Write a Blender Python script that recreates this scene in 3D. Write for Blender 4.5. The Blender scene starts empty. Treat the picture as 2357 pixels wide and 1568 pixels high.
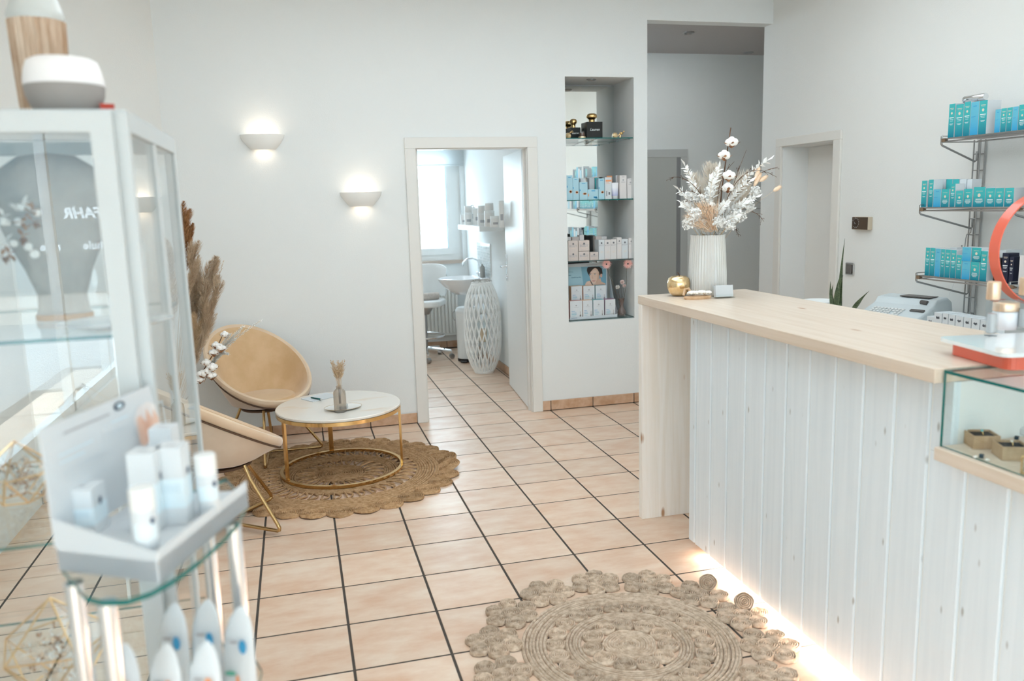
import bpy, math, random
from mathutils import Vector, Matrix
random.seed(7)
C = bpy.context.scene.collection
SC = bpy.context.scene
PI = math.pi

# ------------------------------------------------------------------ camera
CR = ((0.96628435, -0.25594689, -0.02803116), (-0.06897197, -0.15241609, -0.98590679), (0.24806737, 0.95459967, -0.16493044))
CAM = Vector((0.24796665, -4.00135123, 1.58546373))
FPX = 1881.363
cd = bpy.data.cameras.new('camera')
cam = bpy.data.objects.new('camera', cd)
C.objects.link(cam)
m = Matrix.Identity(4)
for i in range(3):
    m[i][0] = CR[0][i]; m[i][1] = -CR[1][i]; m[i][2] = -CR[2][i]; m[i][3] = CAM[i]
cam.matrix_world = m
cd.sensor_width = 36.0
cd.lens = 36.0 * FPX / 2357
cd.clip_start = 0.05
cd.dof.use_dof = True
cd.dof.focus_distance = 4.3
cd.dof.aperture_fstop = 2.6
SC.camera = cam
SC.view_settings.view_transform = 'Standard'
SC.view_settings.look = 'None'
SC.view_settings.gamma = 1.0
SC.view_settings.use_curve_mapping = False
SC.view_settings.exposure = 2.62
SC.cycles.caustics_reflective = False
SC.cycles.caustics_refractive = False
SC.cycles.max_bounces = 14
SC.cycles.diffuse_bounces = 6
SC.cycles.transparent_max_bounces = 24
SC.cycles.sample_clamp_indirect = 6.0

# ------------------------------------------------------------------ daylight
w = bpy.data.worlds.new('daylight'); SC.world = w; w.use_nodes = True
nt = w.node_tree; nt.nodes.clear()
wo = nt.nodes.new('ShaderNodeOutputWorld'); bg = nt.nodes.new('ShaderNodeBackground')
bg.inputs['Color'].default_value = (0.70, 0.865, 1.0, 1); bg.inputs['Strength'].default_value = 2.7
nt.links.new(bg.outputs[0], wo.inputs[0])

CHZ = 3.065
def area(name, loc, rot, sx, sy, energy, col, portal=False):
    l = bpy.data.lights.new(name, 'AREA'); l.shape = 'RECTANGLE'; l.size = sx; l.size_y = sy
    l.energy = energy; l.color = col
    if portal: l.cycles.is_portal = True
    o = bpy.data.objects.new(name, l); C.objects.link(o); o.location = loc; o.rotation_euler = rot
    return o
# portals steer the sky sampling through the shop window and the back window
area('shop_window_portal', (1.4, -9.25, 1.6), (PI/2, 0, 0), 5.0, 2.6, 1, (1, 1, 1), True)
area('treatment_window_portal', (1.49, 5.2, 1.6), (-PI/2, 0, 0), 1.1, 1.3, 1, (1, 1, 1), True)

area('side_window_portal', (-1.3, -7.0, 1.6), (0, -PI/2, 0), 2.6, 4.2, 1, (1, 1, 1), True)
# added fill lights under the shop ceiling, evening out the falloff
area('ceiling_fill', (1.6, -.35, CHZ), (0, 0, 0), 3.4, 2.4, 9.0, (.80, .92, 1))
area('ceiling_fill', (1.4, -2.4, CHZ), (0, 0, 0), 2.2, 1.4, 2.2, (.80, .92, 1))

area('treatment_fill', (.9, 3.6, 2.69), (0, 0, 0), 1.0, .8, 1.7, (.87, .955, 1))  # added fill that brightens the treatment room
area('corridor_fill', (3.5, 2.8, 2.95), (0, 0, 0), .5, .3, .42, (1, .97, .92))  # added fill lifting the dim corridor

# ------------------------------------------------------------------ pixel rays (photograph frame 2357 x 1568)
def ray(px, py):
    a = ((px - 1178.5) / FPX, (py - 784) / FPX, 1.0)
    return Vector([sum(CR[k][i] * a[k] for k in range(3)) for i in range(3)])
def onx(px, py, X): d = ray(px, py); return CAM + d * ((X - CAM.x) / d.x)
def ony(px, py, Y): d = ray(px, py); return CAM + d * ((Y - CAM.y) / d.y)
def onz(px, py, Z): d = ray(px, py); return CAM + d * ((Z - CAM.z) / d.z)
def proj(p):
    v = Vector(p) - CAM
    q = [sum(CR[k][i] * v[i] for i in range(3)) for k in range(3)]
    return (q[0] / q[2] * FPX + 1178.5, q[1] / q[2] * FPX + 784, q[2])

# ------------------------------------------------------------------ mesh building
class MB:
    def __init__(s): s.v = []; s.f = []; s.mi = []; s.sm = []
    def add(s, vs, fs, mi=0, smooth=False):
        n = len(s.v); s.v += [tuple(v) for v in vs]
        for f in fs: s.f.append([i + n for i in f]); s.mi.append(mi); s.sm.append(smooth)
    def box(s, x0, x1, y0, y1, z0, z1, mi=0, M=None):
        vs = [Vector(p) for p in ((x0,y0,z0),(x1,y0,z0),(x1,y1,z0),(x0,y1,z0),(x0,y0,z1),(x1,y0,z1),(x1,y1,z1),(x0,y1,z1))]
        if M is not None: vs = [M @ v for v in vs]
        fs = [(0,3,2,1),(4,5,6,7),(0,1,5,4),(1,2,6,5),(2,3,7,6),(3,0,4,7)]
        ms = mi if isinstance(mi, (list, tuple)) else [mi]*6      # bottom top front right back left
        n = len(s.v); s.v += [tuple(v) for v in vs]
        for f, k in zip(fs, ms): s.f.append([i+n for i in f]); s.mi.append(k); s.sm.append(False)
    def cbox(s, x0, x1, y0, y1, z0, z1, c=.004, mi=0, M=None):
        """box with chamfered vertical and top edges"""
        def ring(ins, z): return [(x0+ins+c, y0+ins, z), (x1-ins-c, y0+ins, z), (x1-ins, y0+ins+c, z), (x1-ins, y1-ins-c, z), (x1-ins-c, y1-ins, z), (x0+ins+c, y1-ins, z), (x0+ins, y1-ins-c, z), (x0+ins, y0+ins+c, z)]
        rs = [ring(c, z0), ring(0, z0+c), ring(0, z1-c), ring(c, z1)]
        vs = [Vector(p) for r in rs for p in r]
        if M is not None: vs = [M @ v for v in vs]
        fs = [tuple(range(7, -1, -1)), tuple(range(24, 32))]
        for k in range(3):
            for i in range(8): fs.append((k*8+i, k*8+(i+1) % 8, k*8+8+(i+1) % 8, k*8+8+i))
        s.add(vs, fs, mi)
    def lathe(s, prof, n=24, mi=0, M=None, sx=1, sy=1, cap0=True, cap1=True, rib=0, ribn=0, a0=0.0, a1=2*PI):
        full = abs(a1 - a0 - 2*PI) < 1e-6
        vs = []; m_ = n if full else n + 1
        for (r, z) in prof:
            for i in range(m_):
                a = a0 + (a1-a0) * i / n; rr = r * (1 + (rib * math.cos(ribn*a) if rib else 0))
                vs.append(Vector((rr*math.cos(a)*sx, rr*math.sin(a)*sy, z)))
        if M is not None: vs = [M @ v for v in vs]
        fs = []
        for k in range(len(prof)-1):
            for i in range(n if full else n):
                j = (i+1) % m_
                if not full and i == n: continue
                fs.append((k*m_+i, k*m_+j, (k+1)*m_+j, (k+1)*m_+i))
        s.add(vs, fs, mi, True)
        nb = len(s.v) - len(vs)
        if full:
            if cap0 and prof[0][0] > 1e-5: s.f.append([nb+i for i in range(n-1, -1, -1)]); s.mi.append(mi); s.sm.append(False)
            if cap1 and prof[-1][0] > 1e-5: s.f.append([nb+(len(prof)-1)*n+i for i in range(n)]); s.mi.append(mi); s.sm.append(False)
    def tube(s, pts, r, n=8, mi=0, closed=False, r2=None, flat=1.0, up=None):
        pts = [Vector(p) for p in pts]; N = len(pts)
        vs = []; prev = None
        for k, p in enumerate(pts):
            if closed: t = pts[(k+1) % N] - pts[k-1]
            else: t = pts[min(k+1, N-1)] - pts[max(k-1, 0)]
            if t.length < 1e-9: t = Vector((0, 0, 1))
            t.normalize()
            if up is not None: u = Vector(up) - t * t.dot(Vector(up)); u = u.normalized() if u.length > 1e-6 else t.orthogonal().normalized()
            elif prev is None: u = t.orthogonal().normalized()
            else:
                u = prev - t * prev.dot(t); u = u.normalized() if u.length > 1e-6 else t.orthogonal().normalized()
            prev = u; b = t.cross(u)
            rr = r if r2 is None else r + (r2 - r) * k / max(1, N-1)
            if isinstance(r, (list, tuple)): rr = r[k]
            for i in range(n):
                a = 2*PI*i/n; vs.append(p + u * (rr*math.cos(a)) + b * (rr*flat*math.sin(a)))
        fs = []
        for k in range(N if closed else N-1):
            for i in range(n):
                j = (i+1) % n; k2 = (k+1) % N
                fs.append((k*n+i, k*n+j, k2*n+j, k2*n+i))
        if not closed: fs.append(tuple(range(n-1, -1, -1))); fs.append(tuple((N-1)*n+i for i in range(n)))
        s.add(vs, fs, mi, n > 4)
    def poly(s, pts, mi=0): s.add(pts, [tuple(range(len(pts)))], mi)
    def prism(s, pts2, z0, z1, mi=0, M=None, side=None):
        n = len(pts2); vs = [Vector((x, y, z0)) for x, y in pts2] + [Vector((x, y, z1)) for x, y in pts2]
        if M is not None: vs = [M @ v for v in vs]
        s.add(vs, [tuple(range(n-1, -1, -1)), tuple(range(n, 2*n))], mi)
        n0 = len(s.v) - 2*n
        for i in range(n):
            j = (i+1) % n; s.f.append([n0+i, n0+j, n0+n+j, n0+n+i]); s.mi.append(mi if side is None else side); s.sm.append(False)
    def sphere(s, c, r, n=12, m_=8, mi=0, sx=1, sy=1, sz=1, M=None, bump=0, bn=5):
        prof = []
        vs = []
        for k in range(m_+1):
            th = PI*k/m_
            for i in range(n):
                a = 2*PI*i/n; q = 1 + bump*math.cos(bn*a)*math.sin(th)
                v = Vector((r*q*sx*math.sin(th)*math.cos(a), r*q*sy*math.sin(th)*math.sin(a), r*sz*math.cos(th)))
                vs.append((M @ v if M is not None else v) + Vector(c))
        fs = []
        for k in range(m_):
            for i in range(n):
                j = (i+1) % n
                if k == 0: fs.append((0, (k+1)*n+i, (k+1)*n+j))
                elif k == m_-1: fs.append((k*n+i, (k+1)*n, k*n+j))
                else: fs.append((k*n+i, (k+1)*n+i, (k+1)*n+j, k*n+j))
        s.add(vs, fs, mi, True)
    def mesh(s, name, mats, fix=False):
        me = bpy.data.meshes.new(name); me.from_pydata(s.v, [], s.f)
        for mt in (mats if isinstance(mats, (list, tuple)) else [mats]): me.materials.append(mt)
        me.polygons.foreach_set('material_index', s.mi); me.polygons.foreach_set('use_smooth', s.sm)
        me.update()
        if any(s.sm): me.set_sharp_from_angle(angle=math.radians(42))
        return me
    def build(s, name, mats, parent=None, loc=(0,0,0), rotz=0, **kw):
        return link(name, s.mesh(name, mats), parent, loc, rotz, **kw)

def link(name, me, parent=None, loc=(0,0,0), rotz=0, **kw):
    o = bpy.data.objects.new(name, me); C.objects.link(o)
    o.parent = parent; o.location = loc
    if rotz: o.rotation_euler = (0, 0, rotz)
    tag(o, **kw); return o
def tag(o, label=None, cat=None, group=None, kind=None):
    if label: o['label'] = label
    if cat: o['category'] = cat
    if group: o['group'] = group
    if kind: o['kind'] = kind
    return o
def empty(name, loc=(0,0,0), rotz=0, **kw):
    o = bpy.data.objects.new(name, None); C.objects.link(o); o.location = loc; o.rotation_euler = (0, 0, rotz)
    o.empty_display_size = .05
    return tag(o, **kw)
def copy_tree(o, parent=None):
    c = o.copy(); C.objects.link(c); c.parent = parent
    for ch in list(o.children): copy_tree(ch, c)
    return c
def bevel(o, w=.003, seg=2):
    b = o.modifiers.new('bevel', 'BEVEL'); b.width = w; b.segments = seg; b.limit_method = 'ANGLE'; b.angle_limit = math.radians(40)
    return o
def struct(name, mb, mats, parent=None, **kw):
    return mb.build(name, mats, parent, kind='structure', **kw)
def frange(a, b, n): return [a + (b-a)*i/(n-1) for i in range(n)]
def rnd(a, b): return random.uniform(a, b)
def bez(p0, p1, p2, n=8):
    p0, p1, p2 = Vector(p0), Vector(p1), Vector(p2)
    return [p0*(1-t)**2 + p1*2*t*(1-t) + p2*t*t for t in frange(0, 1, n)]

# ------------------------------------------------------------------ materials
MATS = {}
def mat(name, col, rough=.5, metal=0.0, spec=.5, var=None, vscale=8, vdet=4, bump=0, bscale=60, coat=0, trans=0, emit=None, estr=0, rand=0, stretch=None, ior=1.45, sheen=0, ramp=(.35, .65), alpha=1):
    m_ = bpy.data.materials.new(name); m_.use_nodes = True; nt = m_.node_tree
    b = nt.nodes['Principled BSDF']
    b.inputs['Base Color'].default_value = (*col, 1); b.inputs['Roughness'].default_value = rough
    b.inputs['Metallic'].default_value = metal; b.inputs['Specular IOR Level'].default_value = spec
    b.inputs['Coat Weight'].default_value = coat; b.inputs['Transmission Weight'].default_value = trans
    b.inputs['IOR'].default_value = ior
    if sheen: b.inputs['Sheen Weight'].default_value = sheen; b.inputs['Sheen Roughness'].default_value = .4
    if emit: b.inputs['Emission Color'].default_value = (*emit, 1); b.inputs['Emission Strength'].default_value = estr
    tc = nt.nodes.new('ShaderNodeTexCoord'); src = tc.outputs['Object']
    if stretch:
        mp = nt.nodes.new('ShaderNodeMapping'); mp.inputs['Scale'].default_value = stretch
        nt.links.new(src, mp.inputs[0]); src = mp.outputs[0]
    if rand or var:
        oi = nt.nodes.new('ShaderNodeObjectInfo')
    if var:
        va = nt.nodes.new('ShaderNodeVectorMath'); va.operation = 'ADD'
        cb = nt.nodes.new('ShaderNodeMath'); cb.operation = 'MULTIPLY'; cb.inputs[1].default_value = 37.0
        nt.links.new(oi.outputs['Random'], cb.inputs[0]); nt.links.new(src, va.inputs[0]); nt.links.new(cb.outputs[0], va.inputs[1])
        nz = nt.nodes.new('ShaderNodeTexNoise'); nz.inputs['Scale'].default_value = vscale; nz.inputs['Detail'].default_value = vdet
        nz.inputs['Roughness'].default_value = .6
        nt.links.new(va.outputs[0], nz.inputs['Vector'])
        cr = nt.nodes.new('ShaderNodeValToRGB'); cr.color_ramp.elements[0].position = ramp[0]; cr.color_ramp.elements[1].position = ramp[1]
        cr.color_ramp.elements[0].color = (*col, 1); cr.color_ramp.elements[1].color = (*var, 1)
        nt.links.new(nz.outputs['Fac'], cr.inputs['Fac']); out = cr.outputs['Color']
        if rand:
            hs = nt.nodes.new('ShaderNodeHueSaturation'); mr = nt.nodes.new('ShaderNodeMapRange')
            mr.inputs['To Min'].default_value = 1-rand; mr.inputs['To Max'].default_value = 1+rand
            nt.links.new(oi.outputs['Random'], mr.inputs['Value']); nt.links.new(mr.outputs[0], hs.inputs['Value']); nt.links.new(out, hs.inputs['Color']); out = hs.outputs[0]
        nt.links.new(out, b.inputs['Base Color'])
    if bump:
        nz = nt.nodes.new('ShaderNodeTexNoise'); nz.inputs['Scale'].default_value = bscale; nz.inputs['Detail'].default_value = 3
        nt.links.new(src, nz.inputs['Vector'])
        bp = nt.nodes.new('ShaderNodeBump'); bp.inputs['Strength'].default_value = bump; bp.inputs['Distance'].default_value = .004
        nt.links.new(nz.outputs['Fac'], bp.inputs['Height']); nt.links.new(bp.outputs[0], b.inputs['Normal'])
    MATS[name] = m_; return m_

def glass(name, tint=(.93, .98, .97), rough=0.0, boost=0.0):
    m_ = bpy.data.materials.new(name); m_.use_nodes = True; nt = m_.node_tree; nt.nodes.clear()
    o = nt.nodes.new('ShaderNodeOutputMaterial'); t = nt.nodes.new('ShaderNodeBsdfTransparent'); g = nt.nodes.new('ShaderNodeBsdfGlossy')
    fr = nt.nodes.new('ShaderNodeFresnel'); fr.inputs['IOR'].default_value = 1.5
    mx = nt.nodes.new('ShaderNodeMixShader'); t.inputs[0].default_value = (*tint, 1); g.inputs['Roughness'].default_value = rough
    ad = nt.nodes.new('ShaderNodeMath'); ad.operation = 'ADD'; ad.inputs[1].default_value = boost; ad.use_clamp = True
    # Fresnel is evaluated against the outward side on both faces of a thin pane
    ge = nt.nodes.new('ShaderNodeNewGeometry'); 
    nt.links.new(fr.outputs[0], ad.inputs[0])
    ls = nt.nodes.new('ShaderNodeMath'); ls.operation = 'MULTIPLY'
    inv = nt.nodes.new('ShaderNodeMath'); inv.operation = 'SUBTRACT'; inv.inputs[0].default_value = 1.0
    nt.links.new(ge.outputs['Backfacing'], inv.inputs[1]); nt.links.new(inv.outputs[0], ls.inputs[1]); nt.links.new(ad.outputs[0], ls.inputs[0])
    nt.links.new(ls.outputs[0], mx.inputs[0]); nt.links.new(t.outputs[0], mx.inputs[1]); nt.links.new(g.outputs[0], mx.inputs[2]); nt.links.new(mx.outputs[0], o.inputs[0])
    MATS[name] = m_; return m_

def wood(name, base, dark, knot, rough=.45, along='Y', scale=1.0, knots=True, coat=0.0, grain=.5, kd=1.0):
    m_ = bpy.data.materials.new(name); m_.use_nodes = True; nt = m_.node_tree; b = nt.nodes['Principled BSDF']
    b.inputs['Roughness'].default_value = rough; b.inputs['Coat Weight'].default_value = coat
    tc = nt.nodes.new('ShaderNodeTexCoord'); oi = nt.nodes.new('ShaderNodeObjectInfo')
    mu = nt.nodes.new('ShaderNodeMath'); mu.operation = 'MULTIPLY'; mu.inputs[1].default_value = 23.0
    nt.links.new(oi.outputs['Random'], mu.inputs[0])
    va = nt.nodes.new('ShaderNodeVectorMath'); va.operation = 'ADD'
    nt.links.new(tc.outputs['Object'], va.inputs[0]); nt.links.new(mu.outputs[0], va.inputs[1])
    sc = {'X': (1.2, 26, 26), 'Y': (26, 1.2, 26), 'Z': (26, 26, 1.2)}[along]
    mp = nt.nodes.new('ShaderNodeMapping'); mp.inputs['Scale'].default_value = [q*scale for q in sc]
    nt.links.new(va.outputs[0], mp.inputs[0])
    nz = nt.nodes.new('ShaderNodeTexNoise'); nz.inputs['Scale'].default_value = 1.6; nz.inputs['Detail'].default_value = 6; nz.inputs['Distortion'].default_value = .6
    nt.links.new(mp.outputs[0], nz.inputs['Vector'])
    cr = nt.nodes.new('ShaderNodeValToRGB'); e = cr.color_ramp.elements; e[0].position = .32; e[1].position = .62
    e[0].color = (*dark, 1); e[1].color = (*base, 1)
    nt.links.new(nz.outputs['Fac'], cr.inputs['Fac'])
    out = cr.outputs['Color']
    if knots:
        k = {'X': (3.2, 9, 9), 'Y': (9, 3.2, 9), 'Z': (9, 9, 3.2)}[along]
        mp2 = nt.nodes.new('ShaderNodeMapping'); mp2.inputs['Scale'].default_value = k; nt.links.new(va.outputs[0], mp2.inputs[0])
        vo = nt.nodes.new('ShaderNodeTexVoronoi'); vo.inputs['Scale'].default_value = .95*kd; nt.links.new(mp2.outputs[0], vo.inputs['Vector'])
        cr2 = nt.nodes.new('ShaderNodeValToRGB'); e = cr2.color_ramp.elements; e[0].position = .045; e[1].position = .11
        e[0].color = (1, 1, 1, 1); e[1].color = (0, 0, 0, 1)
        nt.links.new(vo.outputs['Distance'], cr2.inputs['Fac'])
        mx = nt.nodes.new('ShaderNodeMixRGB'); mx.inputs[2].default_value = (*knot, 1)
        nt.links.new(cr2.outputs[0], mx.inputs[0]); nt.links.new(out, mx.inputs[1]); out = mx.outputs[0]
    nt.links.new(out, b.inputs['Base Color'])
    bp = nt.nodes.new('ShaderNodeBump'); bp.inputs['Strength'].default_value = .12 * grain * 2; bp.inputs['Distance'].default_value = .002
    nt.links.new(nz.outputs['Fac'], bp.inputs['Height']); nt.links.new(bp.outputs[0], b.inputs['Normal'])
    MATS[name] = m_; return m_

wall_m = mat('wall_paint', (.805, .825, .82), .9, spec=.2, bump=.22, bscale=140)
wall_grey_m = mat('corridor_paint', (.80, .81, .79), .9, spec=.2, bump=.22, bscale=140)
warm_wall_m = mat('warm_wall_paint', (.81, .81, .785), .9, spec=.2, bump=.22, bscale=140)
ceil_m = mat('ceiling_paint', (.86, .86, .85), .95, spec=.1)
trim_m = mat('door_lacquer', (.78, .765, .73), .32, spec=.4)
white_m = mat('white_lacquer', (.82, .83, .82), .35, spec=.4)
grout_m = mat('grout', (.085, .072, .062), .95, spec=.1)
tile_m = mat('terracotta_tile', (.67, .43, .29), .33, spec=.5, var=(.79, .635, .505), vscale=5.5, vdet=7, rand=.06, stretch=(1, 2.2, 1), bump=.10, bscale=22, ramp=(.30, .70))
base_tile_m = mat('skirting_tile', (.50, .30, .18), .4, var=(.63, .43, .30), vscale=14, vdet=5, rand=.06)
pine_m = wood('pine_top', (.74, .63, .525), (.67, .545, .43), (.45, .24, .12), .38, 'Y', coat=.15)
pine_z_m = wood('pine_upright', (.92, .89, .85), (.86, .81, .74), (.42, .24, .13), .5, 'Z')
board_m = wood('whitewashed_board', (.78, .845, .89), (.73, .80, .85), (.42, .43, .42), .5, 'Z', scale=.9, grain=.6, kd=2.1)
groove_m = mat('groove_paint', (.86, .88, .875), .6)
chrome_m = mat('chrome', (.78, .80, .82), .12, 1.0)
steel_m = mat('wire_steel', (.42, .42, .42), .28, 1.0)
gold_m = mat('gold', (.85, .58, .26), .16, 1.0)
brass_m = mat('brass', (.62, .42, .20), .22, 1.0)
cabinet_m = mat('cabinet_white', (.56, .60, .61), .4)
glass_m = glass('clear_glass', (.97, .985, .985))
glass_case_m = glass('case_glass', (.955, .985, .98))
edge_m = mat('glass_edge', (.0, .13, .12), .15, spec=.5)
paper_m = mat('paper', (.63, .67, .70), .6)
mirror_m = mat('mirror', (.9, .93, .92), .01, 1.0)
black_m = mat('black', (.015, .015, .017), .35)
# ================================================================== SETTING
CH = 3.08
# floor: grout bed with each tile laid on it
g = MB(); g.box(-2.2, 6.0, -9.4, 5.2, -.06, -.0015)
floor = struct('floor', g, grout_m, label='floor of square terracotta tiles with dark grout', )
TX, TY, GAP = .345, .33, .0085
def tile_mesh():
    t = MB(); a, b = TX/2-GAP/2, TY/2-GAP/2; c = .0022
    vs = [(-a,-b,-.006),(a,-b,-.006),(a,b,-.006),(-a,b,-.006),(-a,-b,-c),(a,-b,-c),(a,b,-c),(-a,b,-c),(-a+c,-b+c,0),(a-c,-b+c,0),(a-c,b-c,0),(-a+c,b-c,0)]
    fs = [(8,9,10,11)]
    for k in range(4): j = (k+1) % 4; fs += [(k, j, 4+j, 4+k), (4+k, 4+j, 8+j, 8+k)]
    t.add(vs, fs); return t
tme = tile_mesh().mesh('tile', tile_m)
tiles = []
for c_ in range(-6, 17):
    for r_ in range(-29, 17):
        cx, cy = (c_+.5)*TX, (r_+.5)*TY
        if cx > 5.9 or cy < -9.3 or cy > 5.05: continue
        if cx < -1.3 and cy > -1: continue
        px, py, dz = proj((cx, cy, 0))
        vis = dz > .3 and -120 < px < 2000 and py < 1690
        if vis and cy > 1.9 and not (.9 < cx < 2.2): vis = False
        if vis and cx > 1.95 and cy < .5 and cx - 1.9 > 0: vis = False
        if vis and cx > 3.0: vis = False
        tiles.append((0 if vis else 1, dz, cx, cy))
tiles.sort()
rest = MB(); tb = tile_mesh()
for k, (h, dz, cx, cy) in enumerate(tiles):
    if h == 0 and k < 298: link('tile', tme, floor, (cx, cy, 0))
    else: rest.add([(x+cx, y+cy, z) for x, y, z in tb.v], tb.f)
if rest.v: rest.build('floor_tiles_beyond', tile_m, floor, kind='stuff')

# walls
b = MB()
b.box(-.54, 1.10, 1.88, 2.0, 0, CH); b.box(1.10, 1.94, 1.88, 2.0, 2.0, CH); b.box(1.94, 2.1, 1.88, 2.0, 0, CH)
b.box(2.1, 2.23, 1.88, 2.40, 0, CH); b.box(2.23, 2.77, 1.88, 2.40, 0, .678); b.box(2.23, 2.77, 1.88, 2.40, 2.49, CH)
b.box(2.23, 2.77, 2.29, 2.40, .678, 2.49); b.box(2.77, 2.88, 1.88, 2.40, 0, CH)
wall_back = struct('wall_back', b, wall_m)
b = MB(); b.prism([(-.54, 1.88), (-.54, 2.0), (-1.35, .95), (-1.35, -4.9), (-1.22, -4.9), (-1.22, .9)], 0, CH); b.box(-1.35, -1.22, -9.4, -9.15, 0, CH); b.box(-1.35, -1.22, -9.15, -4.9, 0, .3); b.box(-1.35, -1.22, -9.15, -4.9, 2.9, CH)
struct('wall_left', b, warm_wall_m)
b = MB(); b.box(2.88, 3.93, 1.88, 2.0, 2.90, CH); struct('wall_header', b, wall_m)
RWX = 3.93
b = MB()
b.box(RWX, 4.20, -9.4, 1.056, 0, CH); b.box(RWX, 4.20, 1.056, 1.71, 1.97, CH); b.box(RWX, 4.20, 1.71, 2.0, 0, CH); b.box(4.17, 4.20, 1.056, 1.71, 0, 1.97)
struct('wall_right', b, warm_wall_m)
b = MB(); b.box(2.2, 5.4, 3.48, 3.6, 0, CH); b.box(5.3, 5.4, 2.0, 3.48, 0, CH); b.box(4.20, 5.4, 1.9, 2.0, 0, CH)
struct('wall_corridor', b, wall_grey_m)
b = MB(); b.box(-1.35, 4.2, -9.4, 2.0, CH, CH+.1); struct('ceiling', b, ceil_m)
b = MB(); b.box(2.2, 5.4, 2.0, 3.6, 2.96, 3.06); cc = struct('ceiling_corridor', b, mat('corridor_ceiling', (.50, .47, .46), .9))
# front (street) wall with the shop window, behind the photographer
b = MB()
b.box(-1.35, -1.15, -9.5, -9.3, 0, CH); b.box(3.95, 4.2, -9.5, -9.3, 0, CH); b.box(-1.15, 3.95, -9.5, -9.3, 0, .28); b.box(-1.15, 3.95, -9.5, -9.3, 2.92, CH)
struct('wall_front', b, wall_m)
wf = MB()
for x in (-1.12, .55, 2.25, 3.92): wf.box(x-.03, x+.03, -9.44, -9.36, .28, 2.92)
wf.box(-1.15, 3.95, -9.44, -9.36, .28, .34); wf.box(-1.15, 3.95, -9.44, -9.36, 2.3, 2.36); wf.box(-1.15, 3.95, -9.44, -9.36, 2.86, 2.92)
win1 = struct('window_1', wf, white_m)
gp = MB(); gp.box(-1.12, 3.92, -9.405, -9.399, .34, 2.86); gp.build('pane', glass_m, win1)
wf = MB()
for y in (-9.12, -7.0, -4.93): wf.box(-1.31, -1.25, y-.03, y+.03, .3, 2.9)
wf.box(-1.31, -1.25, -9.15, -4.9, .3, .36); wf.box(-1.31, -1.25, -9.15, -4.9, 2.84, 2.9)
win3 = struct('window_3', wf, white_m)
gp = MB(); gp.box(-1.281, -1.275, -9.12, -4.93, .36, 2.84); gp.build('pane', glass_m, win3)
# treatment room
b = MB()
b.box(2.1, 2.2, 2.40, 5.1, 0, 2.7); b.box(-.6, -.5, 2.0, 5.1, 0, 2.7)
b.box(-.6, .93, 5.0, 5.25, 0, 2.7); b.box(.93, 2.05, 5.0, 5.25, 0, .98); b.box(.93, 2.05, 5.0, 5.25, 2.28, 2.7); b.box(2.05, 2.2, 5.0, 5.25, 0, 2.7)
struct('wall_treatment_room', b, wall_m)
b = MB(); b.box(-.6, 2.2, 2.0, 5.2, 2.7, 2.78); struct('ceiling_treatment_room', b, ceil_m)
# treatment window: frame, sash, pane, blind, sill
b = MB()
for x0, x1 in ((.93, .99), (1.96, 2.05)): b.box(x0, x1, 5.06, 5.14, .98, 2.28)
b.box(.99, 1.96, 5.061, 5.139, .98, 1.05); b.box(.99, 1.96, 5.061, 5.139, 2.21, 2.28)
win2 = struct('window_2', b, white_m)
s = MB()
for x0, x1 in ((.99, 1.06), (1.90, 1.96)): s.box(x0, x1, 5.045, 5.11, 1.05, 2.21)
s.box(1.06, 1.90, 5.045, 5.11, 1.05, 1.12); s.box(1.06, 1.90, 5.045, 5.11, 2.14, 2.21)
s.build('window_sash', white_m, win2)
s = MB(); s.box(1.894, 1.901, 5.06, 5.10, 1.12, 2.14); s.box(1.06, 1.90, 5.06, 5.10, 1.114, 1.121); s.build('glazing_gasket', mat('gasket_blue', (.10, .25, .36), .4), win2)
s = MB(); s.box(1.06, 1.90, 5.075, 5.081, 1.12, 2.14); s.build('pane', glass_m, win2)
s = MB(); s.box(.93, 2.05, 4.97, 5.06, .95, .985); s.build('window_sill', mat('sill_stone', (.52, .42, .35), .4), win2)
for x in (1.33, 1.60):
    s = MB(); s.tube([(x, 5.3, .9), (x, 5.3, 2.4)], .013, 8); s.sphere((x, 5.3, 1.75), .024, 8, 6); s.build('security_bar', white_m, win2)
s = MB(); s.box(.90, 2.08, 4.955, 4.962, 2.02, 2.44); s.tube([(.90, 4.96, 2.02), (2.08, 4.96, 2.02)], .009, 8)
bm_ = bpy.data.materials.new('blind_fabric'); bm_.use_nodes = True; q_ = bm_.node_tree; q_.nodes.clear()
_o = q_.nodes.new('ShaderNodeOutputMaterial'); _m = q_.nodes.new('ShaderNodeMixShader'); _t = q_.nodes.new('ShaderNodeBsdfTranslucent'); _d = q_.nodes.new('ShaderNodeBsdfDiffuse')
_t.inputs[0].default_value = (.75, .78, .79, 1); _d.inputs[0].default_value = (.8, .82, .82, 1); _m.inputs[0].default_value = .6
q_.links.new(_d.outputs[0], _m.inputs[1]); q_.links.new(_t.outputs[0], _m.inputs[2]); q_.links.new(_m.outputs[0], _o.inputs[0])
bl = s.build('roller_blind', bm_, None, label='white roller blind half lowered over the treatment room window', cat='blind')
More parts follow.
